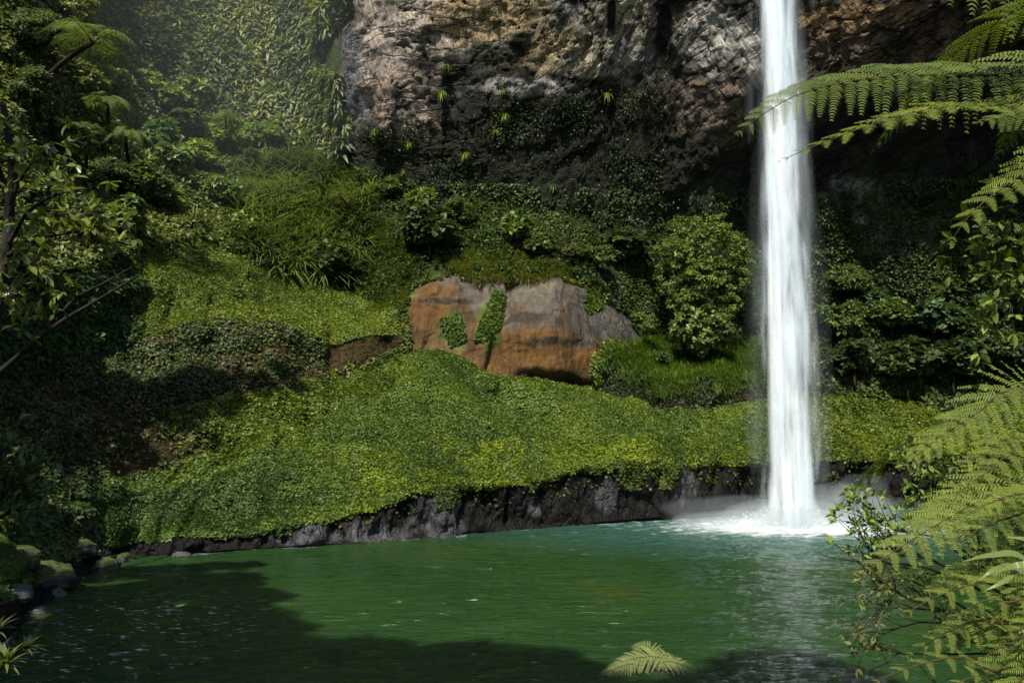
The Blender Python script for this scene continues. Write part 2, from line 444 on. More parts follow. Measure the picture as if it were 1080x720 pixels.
# rock, soil and moss colours by region
def blob(cx, cy, rx, ry, w=.35):
    qn = fbm(np.stack([GPX / 22., GPY / 22., 0 * GPX], -1), 4, int(cx + cy)) * .8
    r = np.sqrt(((GPX - cx) / rx) ** 2 + ((GPY - cy) / ry) ** 2) + qn
    return smooth01(1 + w, 1 - w, r)[..., None]
tint = np.zeros(GP.shape)
def paint(c, w):
    global tint
    tint = tint * (1 - w) + np.array(c) * w
S = seg[..., None]
paint((.03, .045, .014), np.ones_like(S))
paint((.055, .08, .028), ((S > 4) & (GPX[..., None] < 365)).astype(float))                                          # mossy soil everywhere
paint((.05, .085, .014), ((S > .92) & (S < 2.0)).astype(float))                     # slope below the ground cover
paint((.10, .13, .02), ((S >= 3) & (S < 4.1) & (GPX[..., None] < 425)).astype(float))
paint((.05, .036, .016), ((S >= 2) & (S < 3) & (GPX[..., None] < 425)).astype(float))   # brown under-ledge, tinted darker in place of shade below the overhang
paint((.06, .09, .014), ((S >= 3) & (S < 4.0) & (GPX[..., None] > 640) & (GPX[..., None] < 800)).astype(float))
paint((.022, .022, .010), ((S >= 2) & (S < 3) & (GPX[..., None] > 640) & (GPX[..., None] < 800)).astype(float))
paint((.009, .008, .007), (S < .93).astype(float))                                  # wet basalt band
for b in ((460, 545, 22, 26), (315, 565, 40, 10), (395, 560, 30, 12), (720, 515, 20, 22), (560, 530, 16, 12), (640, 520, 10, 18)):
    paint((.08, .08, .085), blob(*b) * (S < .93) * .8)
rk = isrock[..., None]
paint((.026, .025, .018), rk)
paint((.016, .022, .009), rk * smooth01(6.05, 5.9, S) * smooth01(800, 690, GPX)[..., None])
up = (S > 5.7)
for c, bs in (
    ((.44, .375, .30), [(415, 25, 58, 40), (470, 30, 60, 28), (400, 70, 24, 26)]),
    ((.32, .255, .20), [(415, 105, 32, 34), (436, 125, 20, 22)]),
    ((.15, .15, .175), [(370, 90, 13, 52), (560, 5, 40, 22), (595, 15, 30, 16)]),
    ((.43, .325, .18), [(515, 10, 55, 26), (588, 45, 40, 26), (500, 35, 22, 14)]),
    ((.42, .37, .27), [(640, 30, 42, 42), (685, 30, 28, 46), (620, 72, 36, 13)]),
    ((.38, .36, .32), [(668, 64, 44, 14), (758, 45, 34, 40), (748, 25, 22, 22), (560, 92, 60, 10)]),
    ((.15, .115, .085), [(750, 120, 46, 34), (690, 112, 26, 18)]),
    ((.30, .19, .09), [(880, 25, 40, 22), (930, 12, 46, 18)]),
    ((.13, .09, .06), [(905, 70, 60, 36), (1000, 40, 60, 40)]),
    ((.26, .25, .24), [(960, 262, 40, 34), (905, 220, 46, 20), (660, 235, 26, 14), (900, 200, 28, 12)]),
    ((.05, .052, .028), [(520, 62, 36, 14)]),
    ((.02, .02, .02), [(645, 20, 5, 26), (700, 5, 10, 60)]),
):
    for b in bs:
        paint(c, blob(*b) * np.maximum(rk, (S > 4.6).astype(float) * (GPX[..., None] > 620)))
om = outm[..., None]
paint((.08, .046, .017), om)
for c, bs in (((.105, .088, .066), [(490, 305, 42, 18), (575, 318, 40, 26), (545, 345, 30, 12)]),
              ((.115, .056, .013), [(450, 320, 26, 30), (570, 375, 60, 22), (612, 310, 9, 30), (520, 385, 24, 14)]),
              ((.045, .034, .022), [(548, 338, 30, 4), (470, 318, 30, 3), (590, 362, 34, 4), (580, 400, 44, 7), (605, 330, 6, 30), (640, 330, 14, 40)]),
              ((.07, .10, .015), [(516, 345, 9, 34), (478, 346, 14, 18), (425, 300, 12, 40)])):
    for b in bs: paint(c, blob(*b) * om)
paint((.075, .07, .062), blob(652, 328, 42, 36) * (S > 2) * (S < 4.3) * (GPX[..., None] > 600))

# split the grid into the pieces of ground it is made of
nr, nc = GPX.shape
cs = seg[:-1, :-1] + .004; cpx = GPX[:-1, :-1]
rid = np.full(cs.shape, 2)                                   # hillside
rid[cs < 1] = 0                                              # rock bank
rid[(cs >= 1) & (cs < 2)] = 1                                # mossy slope
rid[(cs >= 2) & (cs < 4) & (cpx + ow[:-1, :-1] > 416) & (cpx + ow[:-1, :-1] < 634)] = 3    # orange outcrop
rid[(cs >= 5) & (cpx > 362)] = 4                             # cliff
idx = np.arange(nr * nc).reshape(nr, nc)
quads = np.stack([idx[:-1, :-1], idx[:-1, 1:], idx[1:, 1:], idx[1:, :-1]], -1)
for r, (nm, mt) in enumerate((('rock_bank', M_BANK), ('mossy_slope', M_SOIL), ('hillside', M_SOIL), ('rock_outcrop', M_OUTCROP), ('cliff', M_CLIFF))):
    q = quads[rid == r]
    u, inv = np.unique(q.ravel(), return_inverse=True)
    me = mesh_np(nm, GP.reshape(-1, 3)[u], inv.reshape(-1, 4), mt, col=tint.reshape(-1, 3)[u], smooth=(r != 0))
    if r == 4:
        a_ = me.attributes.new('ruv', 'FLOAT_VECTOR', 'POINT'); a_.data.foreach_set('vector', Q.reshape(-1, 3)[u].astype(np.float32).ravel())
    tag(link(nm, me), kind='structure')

def colrow(px, py):
    c = int(np.argmin(np.abs(colpx - px))); return int(np.argmin(np.abs(GPY[:, c] - py))), c
def ground(px, py):
    r, c = colrow(px, py); return GP[r, c].copy(), GN[r, c].copy()

cellC = (GP[:-1, :-1] + GP[1:, 1:]) / 2
cellA = np.linalg.norm(np.cross(GP[1:, :-1] - GP[:-1, :-1], GP[:-1, 1:] - GP[:-1, :-1]), axis=-1)
cellPX = (GPX[:-1, :-1] + GPX[1:, 1:]) / 2; cellPY = (GPY[:-1, :-1] + GPY[1:, 1:]) / 2
SEGC = seg[:-1, :-1]
def sample(weight, n):
    """n random points on the ground, by area times weight; returns points, normals, photo column and row."""
    w = (weight * cellA).ravel(); w = w / w.sum()
    c = rng.choice(w.size, n, p=w); r, k = np.unravel_index(c, cellA.shape)
    a, b = rng.random(n)[:, None], rng.random(n)[:, None]
    P = (GP[r, k] * (1 - a) + GP[r, k + 1] * a) * (1 - b) + (GP[r + 1, k] * (1 - a) + GP[r + 1, k + 1] * a) * b
    return P, GN[r, k], cellPX[r, k], cellPY[r, k]
_n = GN[nr // 3, nc // 2]
print('normal check', _n, 'grid', GPX.shape)
UP = np.array([0, 0, 1.0])
# ------------------------------------------------------------------ pool
FALL = unproj(836, 553, 63.6); FALL[2] = 0
FX, FY = float(FALL[0]), float(FALL[1])
def water_material():
    m, nt, out = newmat('pool_water')
    tc = nt.nodes.new('ShaderNodeTexCoord'); v = tc.outputs['Object']
    n_big = noise(nt, v, .07, 4)
    c = ramp(nt, [(.35, (.009, .032, .009)), (.55, (.016, .043, .010)), (.7, (.030, .049, .008))], n_big.outputs[0]).outputs[0]
    # distance from the foot of the fall
    mp = nt.nodes.new('ShaderNodeMapping'); mp.inputs['Location'].default_value = (-FX, -FY, 0)
    nt.links.new(v, mp.inputs[0])
    sc = nt.nodes.new('ShaderNodeMapping'); sc.inputs['Scale'].default_value = (.62, 1, 0); nt.links.new(mp.outputs[0], sc.inputs[0])
    ln = nt.nodes.new('ShaderNodeVectorMath'); ln.operation = 'LENGTH'; nt.links.new(sc.outputs[0], ln.inputs[0])
    dist = ln.outputs['Value']
    nf = noise(nt, v, .9, 7, .65, (1, 2.2, 1))
    nearw = ramp(nt, [(0, (1, 1, 1)), (.2, (.8, .8, .8)), (.5, (.36, .36, .36)), (1, (0, 0, 0))], math_(nt, 'MULTIPLY', dist, 1 / 12.0)).outputs[0]
    f1 = math_(nt, 'ADD', math_(nt, 'MULTIPLY', nearw, 1.25), math_(nt, 'MULTIPLY', math_(nt, 'SUBTRACT', nf.outputs[0], .55), 1.6))
    foam = ramp(nt, [(.35, (0, 0, 0)), (.95, (1, 1, 1))], f1).outputs[0]
    # aerated pale water spreading from the fall
    aer = ramp(nt, [(0, (1, 1, 1)), (.5, (.45, .45, .45)), (1, (0, 0, 0))], math_(nt, 'MULTIPLY', dist, 1 / 17.0)).outputs[0]
    c = mix(nt, c, (.06, .15, .15), math_(nt, 'MULTIPLY', aer, .7))
    # drifting foam flecks
    ns = noise(nt, v, .75, 6, .66, (.5, 2.4, 1), .6)
    nm = noise(nt, v, .05, 2)
    fl = math_(nt, 'MULTIPLY', ramp(nt, [(.655, (0, 0, 0)), (.72, (1, 1, 1))], ns.outputs[0]).outputs[0], ramp(nt, [(.42, (0, 0, 0)), (.6, (1, 1, 1))], nm.outputs[0]).outputs[0])
    # sky glints on the left shallows, painted in as white flecks
    ms_ = nt.nodes.new('ShaderNodeMapping'); ms_.inputs['Location'].default_value = (14.5 * .16, -33 * .11, 0); ms_.inputs['Scale'].default_value = (.16, .11, 0)
    nt.links.new(v, ms_.inputs[0]); l2 = nt.nodes.new('ShaderNodeVectorMath'); l2.operation = 'LENGTH'; nt.links.new(ms_.outputs[0], l2.inputs[0])
    n5 = noise(nt, v, 2.2, 5, .6, (.7, 2.0, 1), .5)
    glint = math_(nt, 'MULTIPLY', ramp(nt, [(.60, (0, 0, 0)), (.68, (1, 1, 1))], n5.outputs[0]).outputs[0], ramp(nt, [(.5, (1, 1, 1)), (1, (0, 0, 0))], l2.outputs['Value']).outputs[0])
    fl = math_(nt, 'MAXIMUM', fl, glint)
    ft = math_(nt, 'MAXIMUM', foam, math_(nt, 'MULTIPLY', fl, .75))
    c = mix(nt, c, (.75, .8, .8), ft)
    p = nt.nodes.new('ShaderNodeBsdfPrincipled'); nt.links.new(c, p.inputs['Base Color'])
    p.inputs['IOR'].default_value = 1.33; p.inputs['Specular IOR Level'].default_value = .34
    nt.links.new(math_(nt, 'ADD', math_(nt, 'MULTIPLY', ft, .5), .07), p.inputs['Roughness'])
    w1 = noise(nt, v, 1.0, 5, .6, (.55, 1.5, 1), .4); w2 = noise(nt, v, 3.4, 4, .6, (.6, 1.5, 1))
    h = math_(nt, 'ADD', w1.outputs[0], math_(nt, 'MULTIPLY', w2.outputs[0], .45))
    b = nt.nodes.new('ShaderNodeBump'); b.inputs['Strength'].default_value = 1.0; b.inputs['Distance'].default_value = .4
    nt.links.new(h, b.inputs['Height']); nt.links.new(b.outputs[0], p.inputs['Normal'])
    nt.links.new(p.outputs[0], out.inputs[0])
    return m
xs = np.concatenate([np.linspace(-75, -31, 30), np.arange(-30, 34, .16), np.linspace(34.2, 80, 30)]); ys = np.concatenate([np.linspace(6, 22.8, 20), np.arange(23, 72, .16), np.linspace(72.3, 90, 20)])
wx, wy = np.meshgrid(xs, ys)
q = np.stack([wx, wy, 0 * wx], -1); rr = np.hypot(wx - FX, wy - FY)
wz = .085 * fbm(q * [.55, .8, 1], 4, 101) + .05 * fbm(q * [1.5, 2.1, 1] + 7, 3, 102) + .03 * np.exp(-rr / 9) * np.sin(rr * 4.2 + 2.5 * fbm(q * .4, 3, 103))
wz = wz * (1 + 1.2 * np.exp(-rr / 6))
wi = np.arange(wx.size).reshape(wx.shape)
link('pool_water', mesh_np('pool_water', np.stack([wx, wy, wz], -1), np.stack([wi[:-1, :-1], wi[:-1, 1:], wi[1:, 1:], wi[1:, :-1]], -1).reshape(-1, 4), water_material(), smooth=True))
tag(bpy.data.objects['pool_water'], kind='structure')
# the bed beneath the pool and the ground all round the gorge
gx, gy = np.meshgrid(np.linspace(-300, 300, 61), np.linspace(-300, 300, 61))
gz = -3.5 + .6 * fbm(np.stack([gx * .08, gy * .08, 0 * gx], -1), 3, 61)
gi = np.arange(gx.size).reshape(gx.shape)
link('ground', mesh_np('ground', np.stack([gx, gy, gz], -1), np.stack([gi[:-1, :-1], gi[:-1, 1:], gi[1:, 1:], gi[1:, :-1]], -1).reshape(-1, 4), M_SOIL, col=np.full((gx.size, 3), (.03, .035, .015))))
tag(bpy.data.objects['ground'], kind='structure')
# the bank the viewer stands on, and the hill behind
bx, by = np.meshgrid(np.concatenate([np.linspace(-120, -16, 30), np.linspace(-15, 25, 81), np.linspace(26, 130, 30)]), np.concatenate([np.linspace(-140, -12, 40), np.linspace(-11, 15, 80)]))
bz = np.where(by > 0, 6.3 - .62 * by, 6.3 + np.maximum(0, -by - 2) * .42) + .35 * fbm(np.stack([bx * .5, by * .5, 0 * bx], -1), 4, 62)
bz = np.minimum(bz, 34 + 2 * fbm(np.stack([bx * .05, by * .05, 0 * bx], -1), 3, 63))
bi = np.arange(bx.size).reshape(bx.shape)
link('bank_ground', mesh_np('bank_ground', np.stack([bx, by, bz], -1), np.stack([bi[:-1, :-1], bi[:-1, 1:], bi[1:, 1:], bi[1:, :-1]], -1).reshape(-1, 4), M_SOIL, col=np.full((bx.size, 3), (.03, .034, .014)), smooth=True))
tag(bpy.data.objects['bank_ground'], kind='structure')
def bank_z(x, y):
    return float(6.3 - .62 * y if y > 0 else min(34, 6.3 + max(0, -y - 2) * .42))

# ------------------------------------------------------------------ the waterfall
def fall_material(name, alpha, col=(.92, .95, .97), lo=.38, hi=.62):
    m, nt, out = newmat(name)
    tc = nt.nodes.new('ShaderNodeTexCoord')
    n1 = noise(nt, tc.outputs['Object'], 1.7, 3, .5, (1, 1, .09), .4)
    n2 = noise(nt, tc.outputs['Object'], .8, 4, .6, (1, 1, .22), .5)
    f = math_(nt, 'ADD', math_(nt, 'MULTIPLY', n1.outputs[0], .5), math_(nt, 'MULTIPLY', n2.outputs[0], .5))
    a = math_(nt, 'MULTIPLY', ramp(nt, [(lo, (.08, .08, .08)), (hi, (1, 1, 1))], f).outputs[0], alpha)
    at = nt.nodes.new('ShaderNodeAttribute'); at.attribute_name = 'lv'
    a = math_(nt, 'MULTIPLY', a, at.outputs['Fac'])
    d = nt.nodes.new('ShaderNodeBsdfDiffuse'); d.inputs[0].default_value = (*col, 1)
    t = nt.nodes.new('ShaderNodeBsdfTranslucent'); t.inputs[0].default_value = (*col, 1)
    tr = nt.nodes.new('ShaderNodeBsdfTransparent')
    m1 = nt.nodes.new('ShaderNodeMixShader'); m1.inputs[0].default_value = .25
    nt.links.new(d.outputs[0], m1.inputs[1]); nt.links.new(t.outputs[0], m1.inputs[2])
    m2 = nt.nodes.new('ShaderNodeMixShader')
    nt.links.new(a, m2.inputs[0]); nt.links.new(tr.outputs[0], m2.inputs[1]); nt.links.new(m1.outputs[0], m2.inputs[2])
    nt.links.new(m2.outputs[0], out.inputs[0])
    return m
TOPZ = 56.0
def strands(n, sx, sy, dx, lmin, lmax, wmin, wmax, zbias, spread, seed):
    """Falling threads of water: thin curved ribbons, pointed at both ends."""
    r = np.random.default_rng(seed); g = Geo(); K = 9
    for i in range(n):
        L = r.uniform(lmin, lmax); z1 = r.uniform(0, TOPZ + L * .6) ** 1.0
        z0 = z1 - L
        u = np.linspace(0, 1, K); z = z1 + (z0 - z1) * u
        z = np.maximum(z, -.3)
        fx, fy = r.normal(0, 1), r.normal(0, 1)
        grow = 1 + spread * (1 - np.clip(z, 0, TOPZ) / TOPZ)
        x = FX + dx + fx * sx * grow - .3 * np.clip(z, 0, TOPZ) / TOPZ * .8 + .06 * np.sin(u * 5 + r.uniform(0, 6))
        y = FY + fy * sy * grow
        wd = r.uniform(wmin, wmax) * np.sin(np.pi * np.clip(u, .02, .98)) ** .6 * grow * .5
        ang = r.normal(0, .6); ca, sa = math.cos(ang), math.sin(ang)
        V = np.concatenate([np.stack([x - wd * ca, y - wd * sa, z], -1), np.stack([x, y - wd * .5, z], -1), np.stack([x + wd * ca, y + wd * sa, z], -1)])
        T = []
        for k in range(K - 1):
            for s_ in (0, K):
                T += [[s_ + k, s_ + k + 1, s_ + K + k], [s_ + K + k, s_ + k + 1, s_ + K + k + 1]]
        lvv = np.sin(np.pi * np.clip(u, 0, 1)) ** .5
        g.add(V, T, np.concatenate([lvv * .0, lvv, lvv * .0]))
    return g
wf = empty('waterfall', (FX, FY, 0), 'tall white column of falling water dropping from the cliff into the green pool', 'waterfall')
M_CORE = fall_material('falling_water_core', .62, lo=.34, hi=.6)
M_VEIL = fall_material('falling_water_veil', .42, (.8, .89, .95), .42, .6)
O = (FX, FY, 0)
link('water_core', strands(330, .24, .3, -.34, 6, 20, .35, .9, 0, .45, 1).mesh('water_core', M_CORE, True, O), wf)
link('water_curtain', strands(400, .42, .4, .05, 5, 18, .4, 1.1, 0, .6, 2).mesh('water_curtain', M_VEIL, True, O), wf)
link('spray_veil', strands(260, .62, .6, .1, 5, 14, .7, 1.5, 0, .7, 3).mesh('spray_veil', fall_material('falling_spray', .07, (.75, .87, .93)), True, O), wf)
# splash: plumes thrown outward at the foot
g = Geo(); r_ = np.random.default_rng(5)
n = 7000
ang = r_.uniform(0, 2 * np.pi, n); rad = np.abs(r_.normal(0, 1.45, n)) + .1
P = np.stack([FX - .1 + rad * np.cos(ang) * 1.5, FY + rad * np.sin(ang), np.abs(r_.normal(0, 1, n)) * .95 * np.exp(-rad / 2.0)], -1)
out_ = np.stack([np.cos(ang), np.sin(ang), .7 + 0 * ang], -1) + r_.normal(0, .3, (n, 3))
scatter(g, LEAF6, P, out_, r_.normal(0, 1, (n, 3)), r_.uniform(.05, .26, n), r_.uniform(.5, 1, n))
link('splash', g.mesh('splash', fall_material('splash_water', .8), True, O), wf)

def mist_material(name, dens):
    m, nt, out = newmat(name)
    v = nt.nodes.new('ShaderNodeVolumePrincipled')
    v.inputs['Color'].default_value = (.88, .96, 1, 1); v.inputs['Density'].default_value = dens; v.inputs['Anisotropy'].default_value = .2
    nt.links.new(v.outputs[0], out.inputs['Volume'])
    return m
def ellipsoid(rx, ry, rz, seed, nu=40, nv=20):
    u, v = np.meshgrid(np.linspace(0, 2 * np.pi, nu, endpoint=False), np.linspace(0, np.pi, nv))
    D = np.stack([np.sin(v) * np.cos(u), np.sin(v) * np.sin(u), np.cos(v)], -1)
    k = 1 + .28 * fbm(np.where(np.abs(D) < 2, D, D) * 1.7 + seed, 3, seed)
    k[0] = k[0].mean(); k[-1] = k[-1].mean()
    V = D * k[..., None] * [rx, ry, rz]
    i = np.arange(nu * nv).reshape(nv, nu); j = np.roll(i, -1, 1)
    return V.reshape(-1, 3), np.stack([i[:-1], i[1:], j[1:], j[:-1]], -1).reshape(-1, 4)
for k, (dx, dy, z, rx, ry, rz, dn) in enumerate((
        (0, -.6, .6, 3.0, 3, 1.1, .16), (0, -.3, .6, 5.0, 3.6, 1.4, .10), (3.6, .4, 1.0, 3.6, 2.8, 2.0, .10), (-3.6, -.4, .3, 5.0, 2.6, .9, .09), (5.4, .9, 2.0, 1.9, 1.6, 1.7, .06),
        (.3, .2, .8, 10.0, 4.5, 1.5, .028), (-50, 18, 44, 23, 17, 20, .0022), (0, 0, 26, 1.8, 1.8, 28, .018), (.1, .2, 14, 3.0, 3.0, 17, .010))):
    V, Q4 = ellipsoid(rx, ry, rz, 70 + k)
    tag(link('mist', mesh_np('mist', V, Q4, mist_material('mist_air', dn), smooth=True), loc=(FX + dx, FY + dy, z)), kind='stuff')
# ------------------------------------------------------------------ ground cover (uncountable)
def patch_lv(P, scale, seed, base=.5, a=.35, jit=.16):
    return np.clip(base + a * fbm(P * scale, 4, seed) * 1.8 + rng.normal(0, jit, len(P)), 0, 1)
def cover(name, weight, n, size, color, mat=None, tmpl=HEART, lift=.12, upb=.6, base=.5, a=.35, sc=.22, seed=1, jit=.16):
    P, Nn, px, py = sample(weight, n)
    nn = nrm(Nn + UP * upb + rng.normal(0, .42, P.shape))
    down = nrm(np.cross(np.cross(nn, np.array([0, -.5, -.9])), nn) + rng.normal(0, .75, P.shape))
    P = P + Nn * rng.uniform(0, lift, n)[:, None] + (Nn * .5 + UP * .5) * (.34 * np.maximum(0, fbm(P * 1.1, 3, seed + 5)))[:, None]
    g = Geo(); scatter(g, tmpl, P, down, nn, size * rng.uniform(.6, 1.35, n), patch_lv(P, sc, seed, base, a, jit))
    o = link(name, g.mesh(name, mat or M_LEAF), color=color)
    return tag(o, kind='stuff')
def tufts(name, weight, n, blades, size, color, tmpl, hang=0.0, spread=.8, upb=.6, base=.5, a=.3, sc=.2, seed=2, mat=None, rad=.15, out=.3):
    P, Nn, px, py = sample(weight, n)
    ax = nrm(Nn * out + UP * upb * (1 - hang) - UP * hang + rng.normal(0, .12, P.shape))
    P = np.repeat(P, blades, 0); ax = np.repeat(ax, blades, 0); NN = np.repeat(Nn, blades, 0); m = len(P)
    lvv = np.repeat(patch_lv(P[::blades], sc, seed, base, a, .12), blades)
    fwd = nrm(ax + rng.normal(0, spread, P.shape) * .6 + NN * .25)
    side = nrm(np.cross(fwd, UP + rng.normal(0, .05, P.shape))); up = nrm(np.cross(side, fwd))
    P = P + NN * .1 + rng.normal(0, rad, P.shape)
    g = Geo(); scatter(g, tmpl, P, fwd, up, size * rng.uniform(.6, 1.3, m), np.clip(lvv + rng.normal(0, .13, m), 0, 1))
    return tag(link(name, g.mesh(name, mat or M_LEAF), color=color), kind='stuff')
X, Y_, SG = cellPX, cellPY, SEGC
slopeN = fbm(cellC * .35, 4, 81)
thin = np.where(slopeN > -.26, 1.0, .1) * np.where((np.abs(X - 508 - 6 * np.sin(Y_ / 9.)) < 4) & (Y_ > 425) & (Y_ < 492), .1, 1) * np.where((fbm(cellC * .55, 3, 98) < -.2) & (Y_ > 470) & (X > 380) & (X < 660), .08, 1)                    # bare hollows in the cover
main_w = ((SG >= .93) & (SG < 2.02) & (X > 105)) * thin
wl_ = smooth01(390, 190, X + 70 * fbm(cellC * .12, 3, 95)) * smooth01(1.75, 1.4, SG)
cover('ground_cover', main_w * (X < 860) * (1 - wl_), 330000, .13, (.098, .15, .027), base=.5, a=.4, seed=1, jit=.24)
cover('ground_cover', main_w * (X < 860) * wl_, 95000, .155, (.075, .125, .032), base=.45, a=.4, seed=20)
lip = ((SG >= .9) & (SG < 1.35) & (X > 300)) * np.where(fbm(cellC * .3, 3, 82) > -.15, 1, .08)
cover('moss_fringe', lip, 42000, .16, (.13, .18, .014), base=.5, a=.3, seed=3, lift=.1)
cover('ground_cover', ((SG >= .93) & (SG < 2.02) & (X >= 860)) * thin, 55000, .2, (.115, .155, .018), seed=4)
cover('ground_cover', ((SG >= 3.0) & (SG < 4.1) & (X > 135) & (X < 424)) * np.where(slopeN > -.4, 1, .2), 170000, .135, (.13, .178, .032), base=.5, a=.3, seed=5, jit=.22)
cover('ground_cover', ((SG >= 1.75) & (SG < 2.4) & (X > 180) & (X < 424)) * np.where(fbm(cellC * .4, 3, 90) > -.1, 1, .1), 16000, .22, (.10, .14, .02), base=.45, seed=6)
cover('ground_cover', ((SG >= 2.95) & (SG < 4.1) & (X <= 150)) * 1.0, 16000, .26, (.04, .075, .022), base=.45, seed=7)
cover('ground_cover', (((SG >= 1.9) & (SG < 3.0) & (X < 345)) | ((SG >= .8) & (SG < 2) & (X < 118))) * np.where(fbm(cellC * [.2, .2, .5], 4, 83) > .0, 1, .08), 36000, .18, (.07, .10, .034), base=.45, a=.45, seed=8)
cover('ground_cover', ((SG >= 2.2) & (SG < 3.05) & (X < 345)) * 1.0, 7000, .2, (.085, .09, .03), base=.4, a=.45, seed=9)
ledge_w = ((SG >= 2.93) & (SG < 4.0) & (X > 618) & (X < 805)) * smooth01(615, 645, X) * ~inpoly(X, Y_, [(618, 285), (690, 290), (694, 340), (680, 362), (640, 366), (618, 360)])
tufts('grass', ledge_w, 5000, 5, .42, (.085, .15, .02), BLADE(.05, .5, 3), spread=.8, seed=10)
cover('ground_cover', ((SG >= 2.0) & (SG < 2.95) & (X > 640) & (X < 860)) * np.where(fbm(cellC * [.4, .4, .25], 3, 96) > .12, 1, .12), 5000, .2, (.045, .06, .02), base=.4, seed=11)
tufts('grass', ((SG >= 2.5) & (SG < 3.02) & (X > 630) & (X < 810)) * np.where(fbm(cellC * .5, 3, 97) > -.05, 1, .05), 1300, 7, .55, (.075, .125, .02), BLADE(.05, .9, 3), upb=.3, out=.9, spread=.8, seed=32)
top_poly = [(470, 282), (500, 262), (545, 262), (590, 278), (612, 290), (600, 298), (530, 296), (500, 300)]
tufts('grass', inpoly(X, Y_, top_poly) * 1.0, 2200, 6, .55, (.13, .145, .03), BLADE(.05, .7, 3), spread=.8, seed=12)
tufts('grass', inpoly(X, Y_, [(360, 245), (400, 235), (430, 255), (440, 300), (420, 330), (400, 330), (370, 290)]) * 1.0, 2400, 6, .5, (.085, .115, .02), BLADE(.05, .6, 3), spread=.8, seed=13)
cover('moss_fringe', (inpoly(X, Y_, [(522, 302), (534, 306), (532, 335), (512, 358), (500, 362), (506, 340)]) | inpoly(X, Y_, [(463, 336), (488, 332), (492, 360), (474, 366)])
      | inpoly(X, Y_, [(616, 312), (632, 308), (636, 326), (620, 330)])) * 1.0, 5500, .16, (.075, .12, .016), seed=14)
cover('ground_cover', ((SG >= 2.0) & (SG < 4.2) & (X > 850)) * 1.0, 30000, .3, (.05, .075, .022), base=.45, seed=15, lift=.3)
cover('moss_fringe', ((SG >= .55) & (SG < 1.0) & (X > 290) & (X < 1000)) * np.where(fbm(cellC * [.5, .5, .12], 3, 92) > .02 + .5 * (1 - SG), 1, .02), 9000, .17, (.06, .085, .014), seed=18, lift=.15)
ed_ = np.abs(cellPX + ow[:-1, :-1] - 424) < 7
cover('moss_fringe', (((SG > 2) & (SG < 4.05) & ed_) | ((SG > 2) & (SG < 4.0) & (np.abs(cellPX + ow[:-1, :-1] - 634) < 6) & (Y_ > 360)) | ((SG > 3.9) & (SG < 4.1) & (X > 418) & (X < 640)) * (fbm(cellC * .6, 3, 93) > -.1)) * 1.0, 5200, .2, (.085, .115, .02), seed=19, lift=.2)
# mossy, leafy cave floor and back wall below the cliff
cover('undergrowth', ((SG >= 4.0) & (SG < 5.25) & (X > 355)) * np.where(fbm(cellC * .25, 4, 84) > -.12, 1, .06), 60000, .2, (.055, .085, .02), base=.42, a=.4, seed=16, lift=.35)
cover('moss_fringe', ((SG >= 4.7) & (SG < 6.0) & (X > 365) & (X < 700)) * np.where(fbm(cellC * .2, 4, 85) > .12, 1, .06), 7000, .15, (.035, .05, .016), base=.4, a=.4, seed=17, lift=.3)
# jungle on the left: clumps of leaves
def clumps(name, weight, n, per, size, rad, color, seed, base=.45, a=.4, sc=.12, tmpl=LEAF4, lift=.4):
    P, Nn, px, py = sample(weight, n)
    lvc = patch_lv(P, sc, seed, base, a, .14)
    r3 = rng.uniform(.5, 1.3, n) * rad
    C = P + (Nn * .6 + UP * .4) * (lift * rng.uniform(.2, 1.4, n))[:, None]
    m = n * per
    dirs = nrm(rng.normal(0, 1, (m, 3)) + np.repeat(Nn, per, 0) * .7 + UP * .6)
    Q_ = np.repeat(C, per, 0) + dirs * (np.repeat(r3, per) * rng.uniform(.4, 1, m))[:, None] * [1, 1, .7]
    fwd = nrm(dirs * [1, 1, .3] + rng.normal(0, .5, (m, 3)) - UP * .25)
    upn = nrm(UP * .8 + dirs * .7 + rng.normal(0, .35, (m, 3)))
    g = Geo(); scatter(g, tmpl, Q_, fwd, upn, size * rng.uniform(.6, 1.4, m), np.clip(np.repeat(lvc, per) + rng.normal(0, .14, m), 0, 1))
    return tag(link(name, g.mesh(name, M_LEAF), color=color), kind='stuff')
jung = ((SG >= 4.0) & (X < 372)) * 1.0
clumps('undergrowth', jung * (X > -150) * (X < 240) * (SG < 5.6), 3800, 20, .36, .5, (.145, .18, .075), 21)
clumps('undergrowth', jung * (X > -260) * (X < 200) * (SG >= 5.2), 3600, 20, .40, .7, (.155, .18, .085), 22)
clumps('undergrowth', jung * (X > 230) * (SG < 5.2) * 1.0, 1200, 18, .34, .5, (.07, .11, .03), 23)
clumps('undergrowth', ((SG >= 4.0) & (SG < 5.0) & (X > 372) & (X < 700)) * np.where(fbm(cellC * .2, 3, 86) > 0, 1, .1), 900, 20, .3, .55, (.045, .075, .02), 24)
grey = inpoly(X, Y_, [(885, 232), (960, 225), (1015, 250), (1010, 300), (950, 305), (915, 290)])
clumps('undergrowth', ((SG >= 2.6) & (SG < 4.9) & (X > 862)) * ~grey * 1.0, 1500, 22, .34, .6, (.05, .08, .024), 25)
flax = inpoly(X, Y_, [(250, 215), (285, 172), (345, 168), (392, 205), (388, 250), (372, 300), (300, 296), (252, 262)])
tufts('long_grass', flax * np.where(fbm(cellC * .3, 3, 99) > -.12, 1, .12), 950, 16, 2.3, (.105, .15, .06), BLADE(.036, 1.0, 5), upb=.95, out=.5, spread=.75, seed=26, a=.75, sc=.5, base=.45, rad=.08, mat=M_GLOSSY)
curtain = inpoly(X, Y_, [(170, -40), (340, -60), (355, 30), (330, 70), (365, 80), (368, 165), (300, 172), (235, 130), (185, 95)])
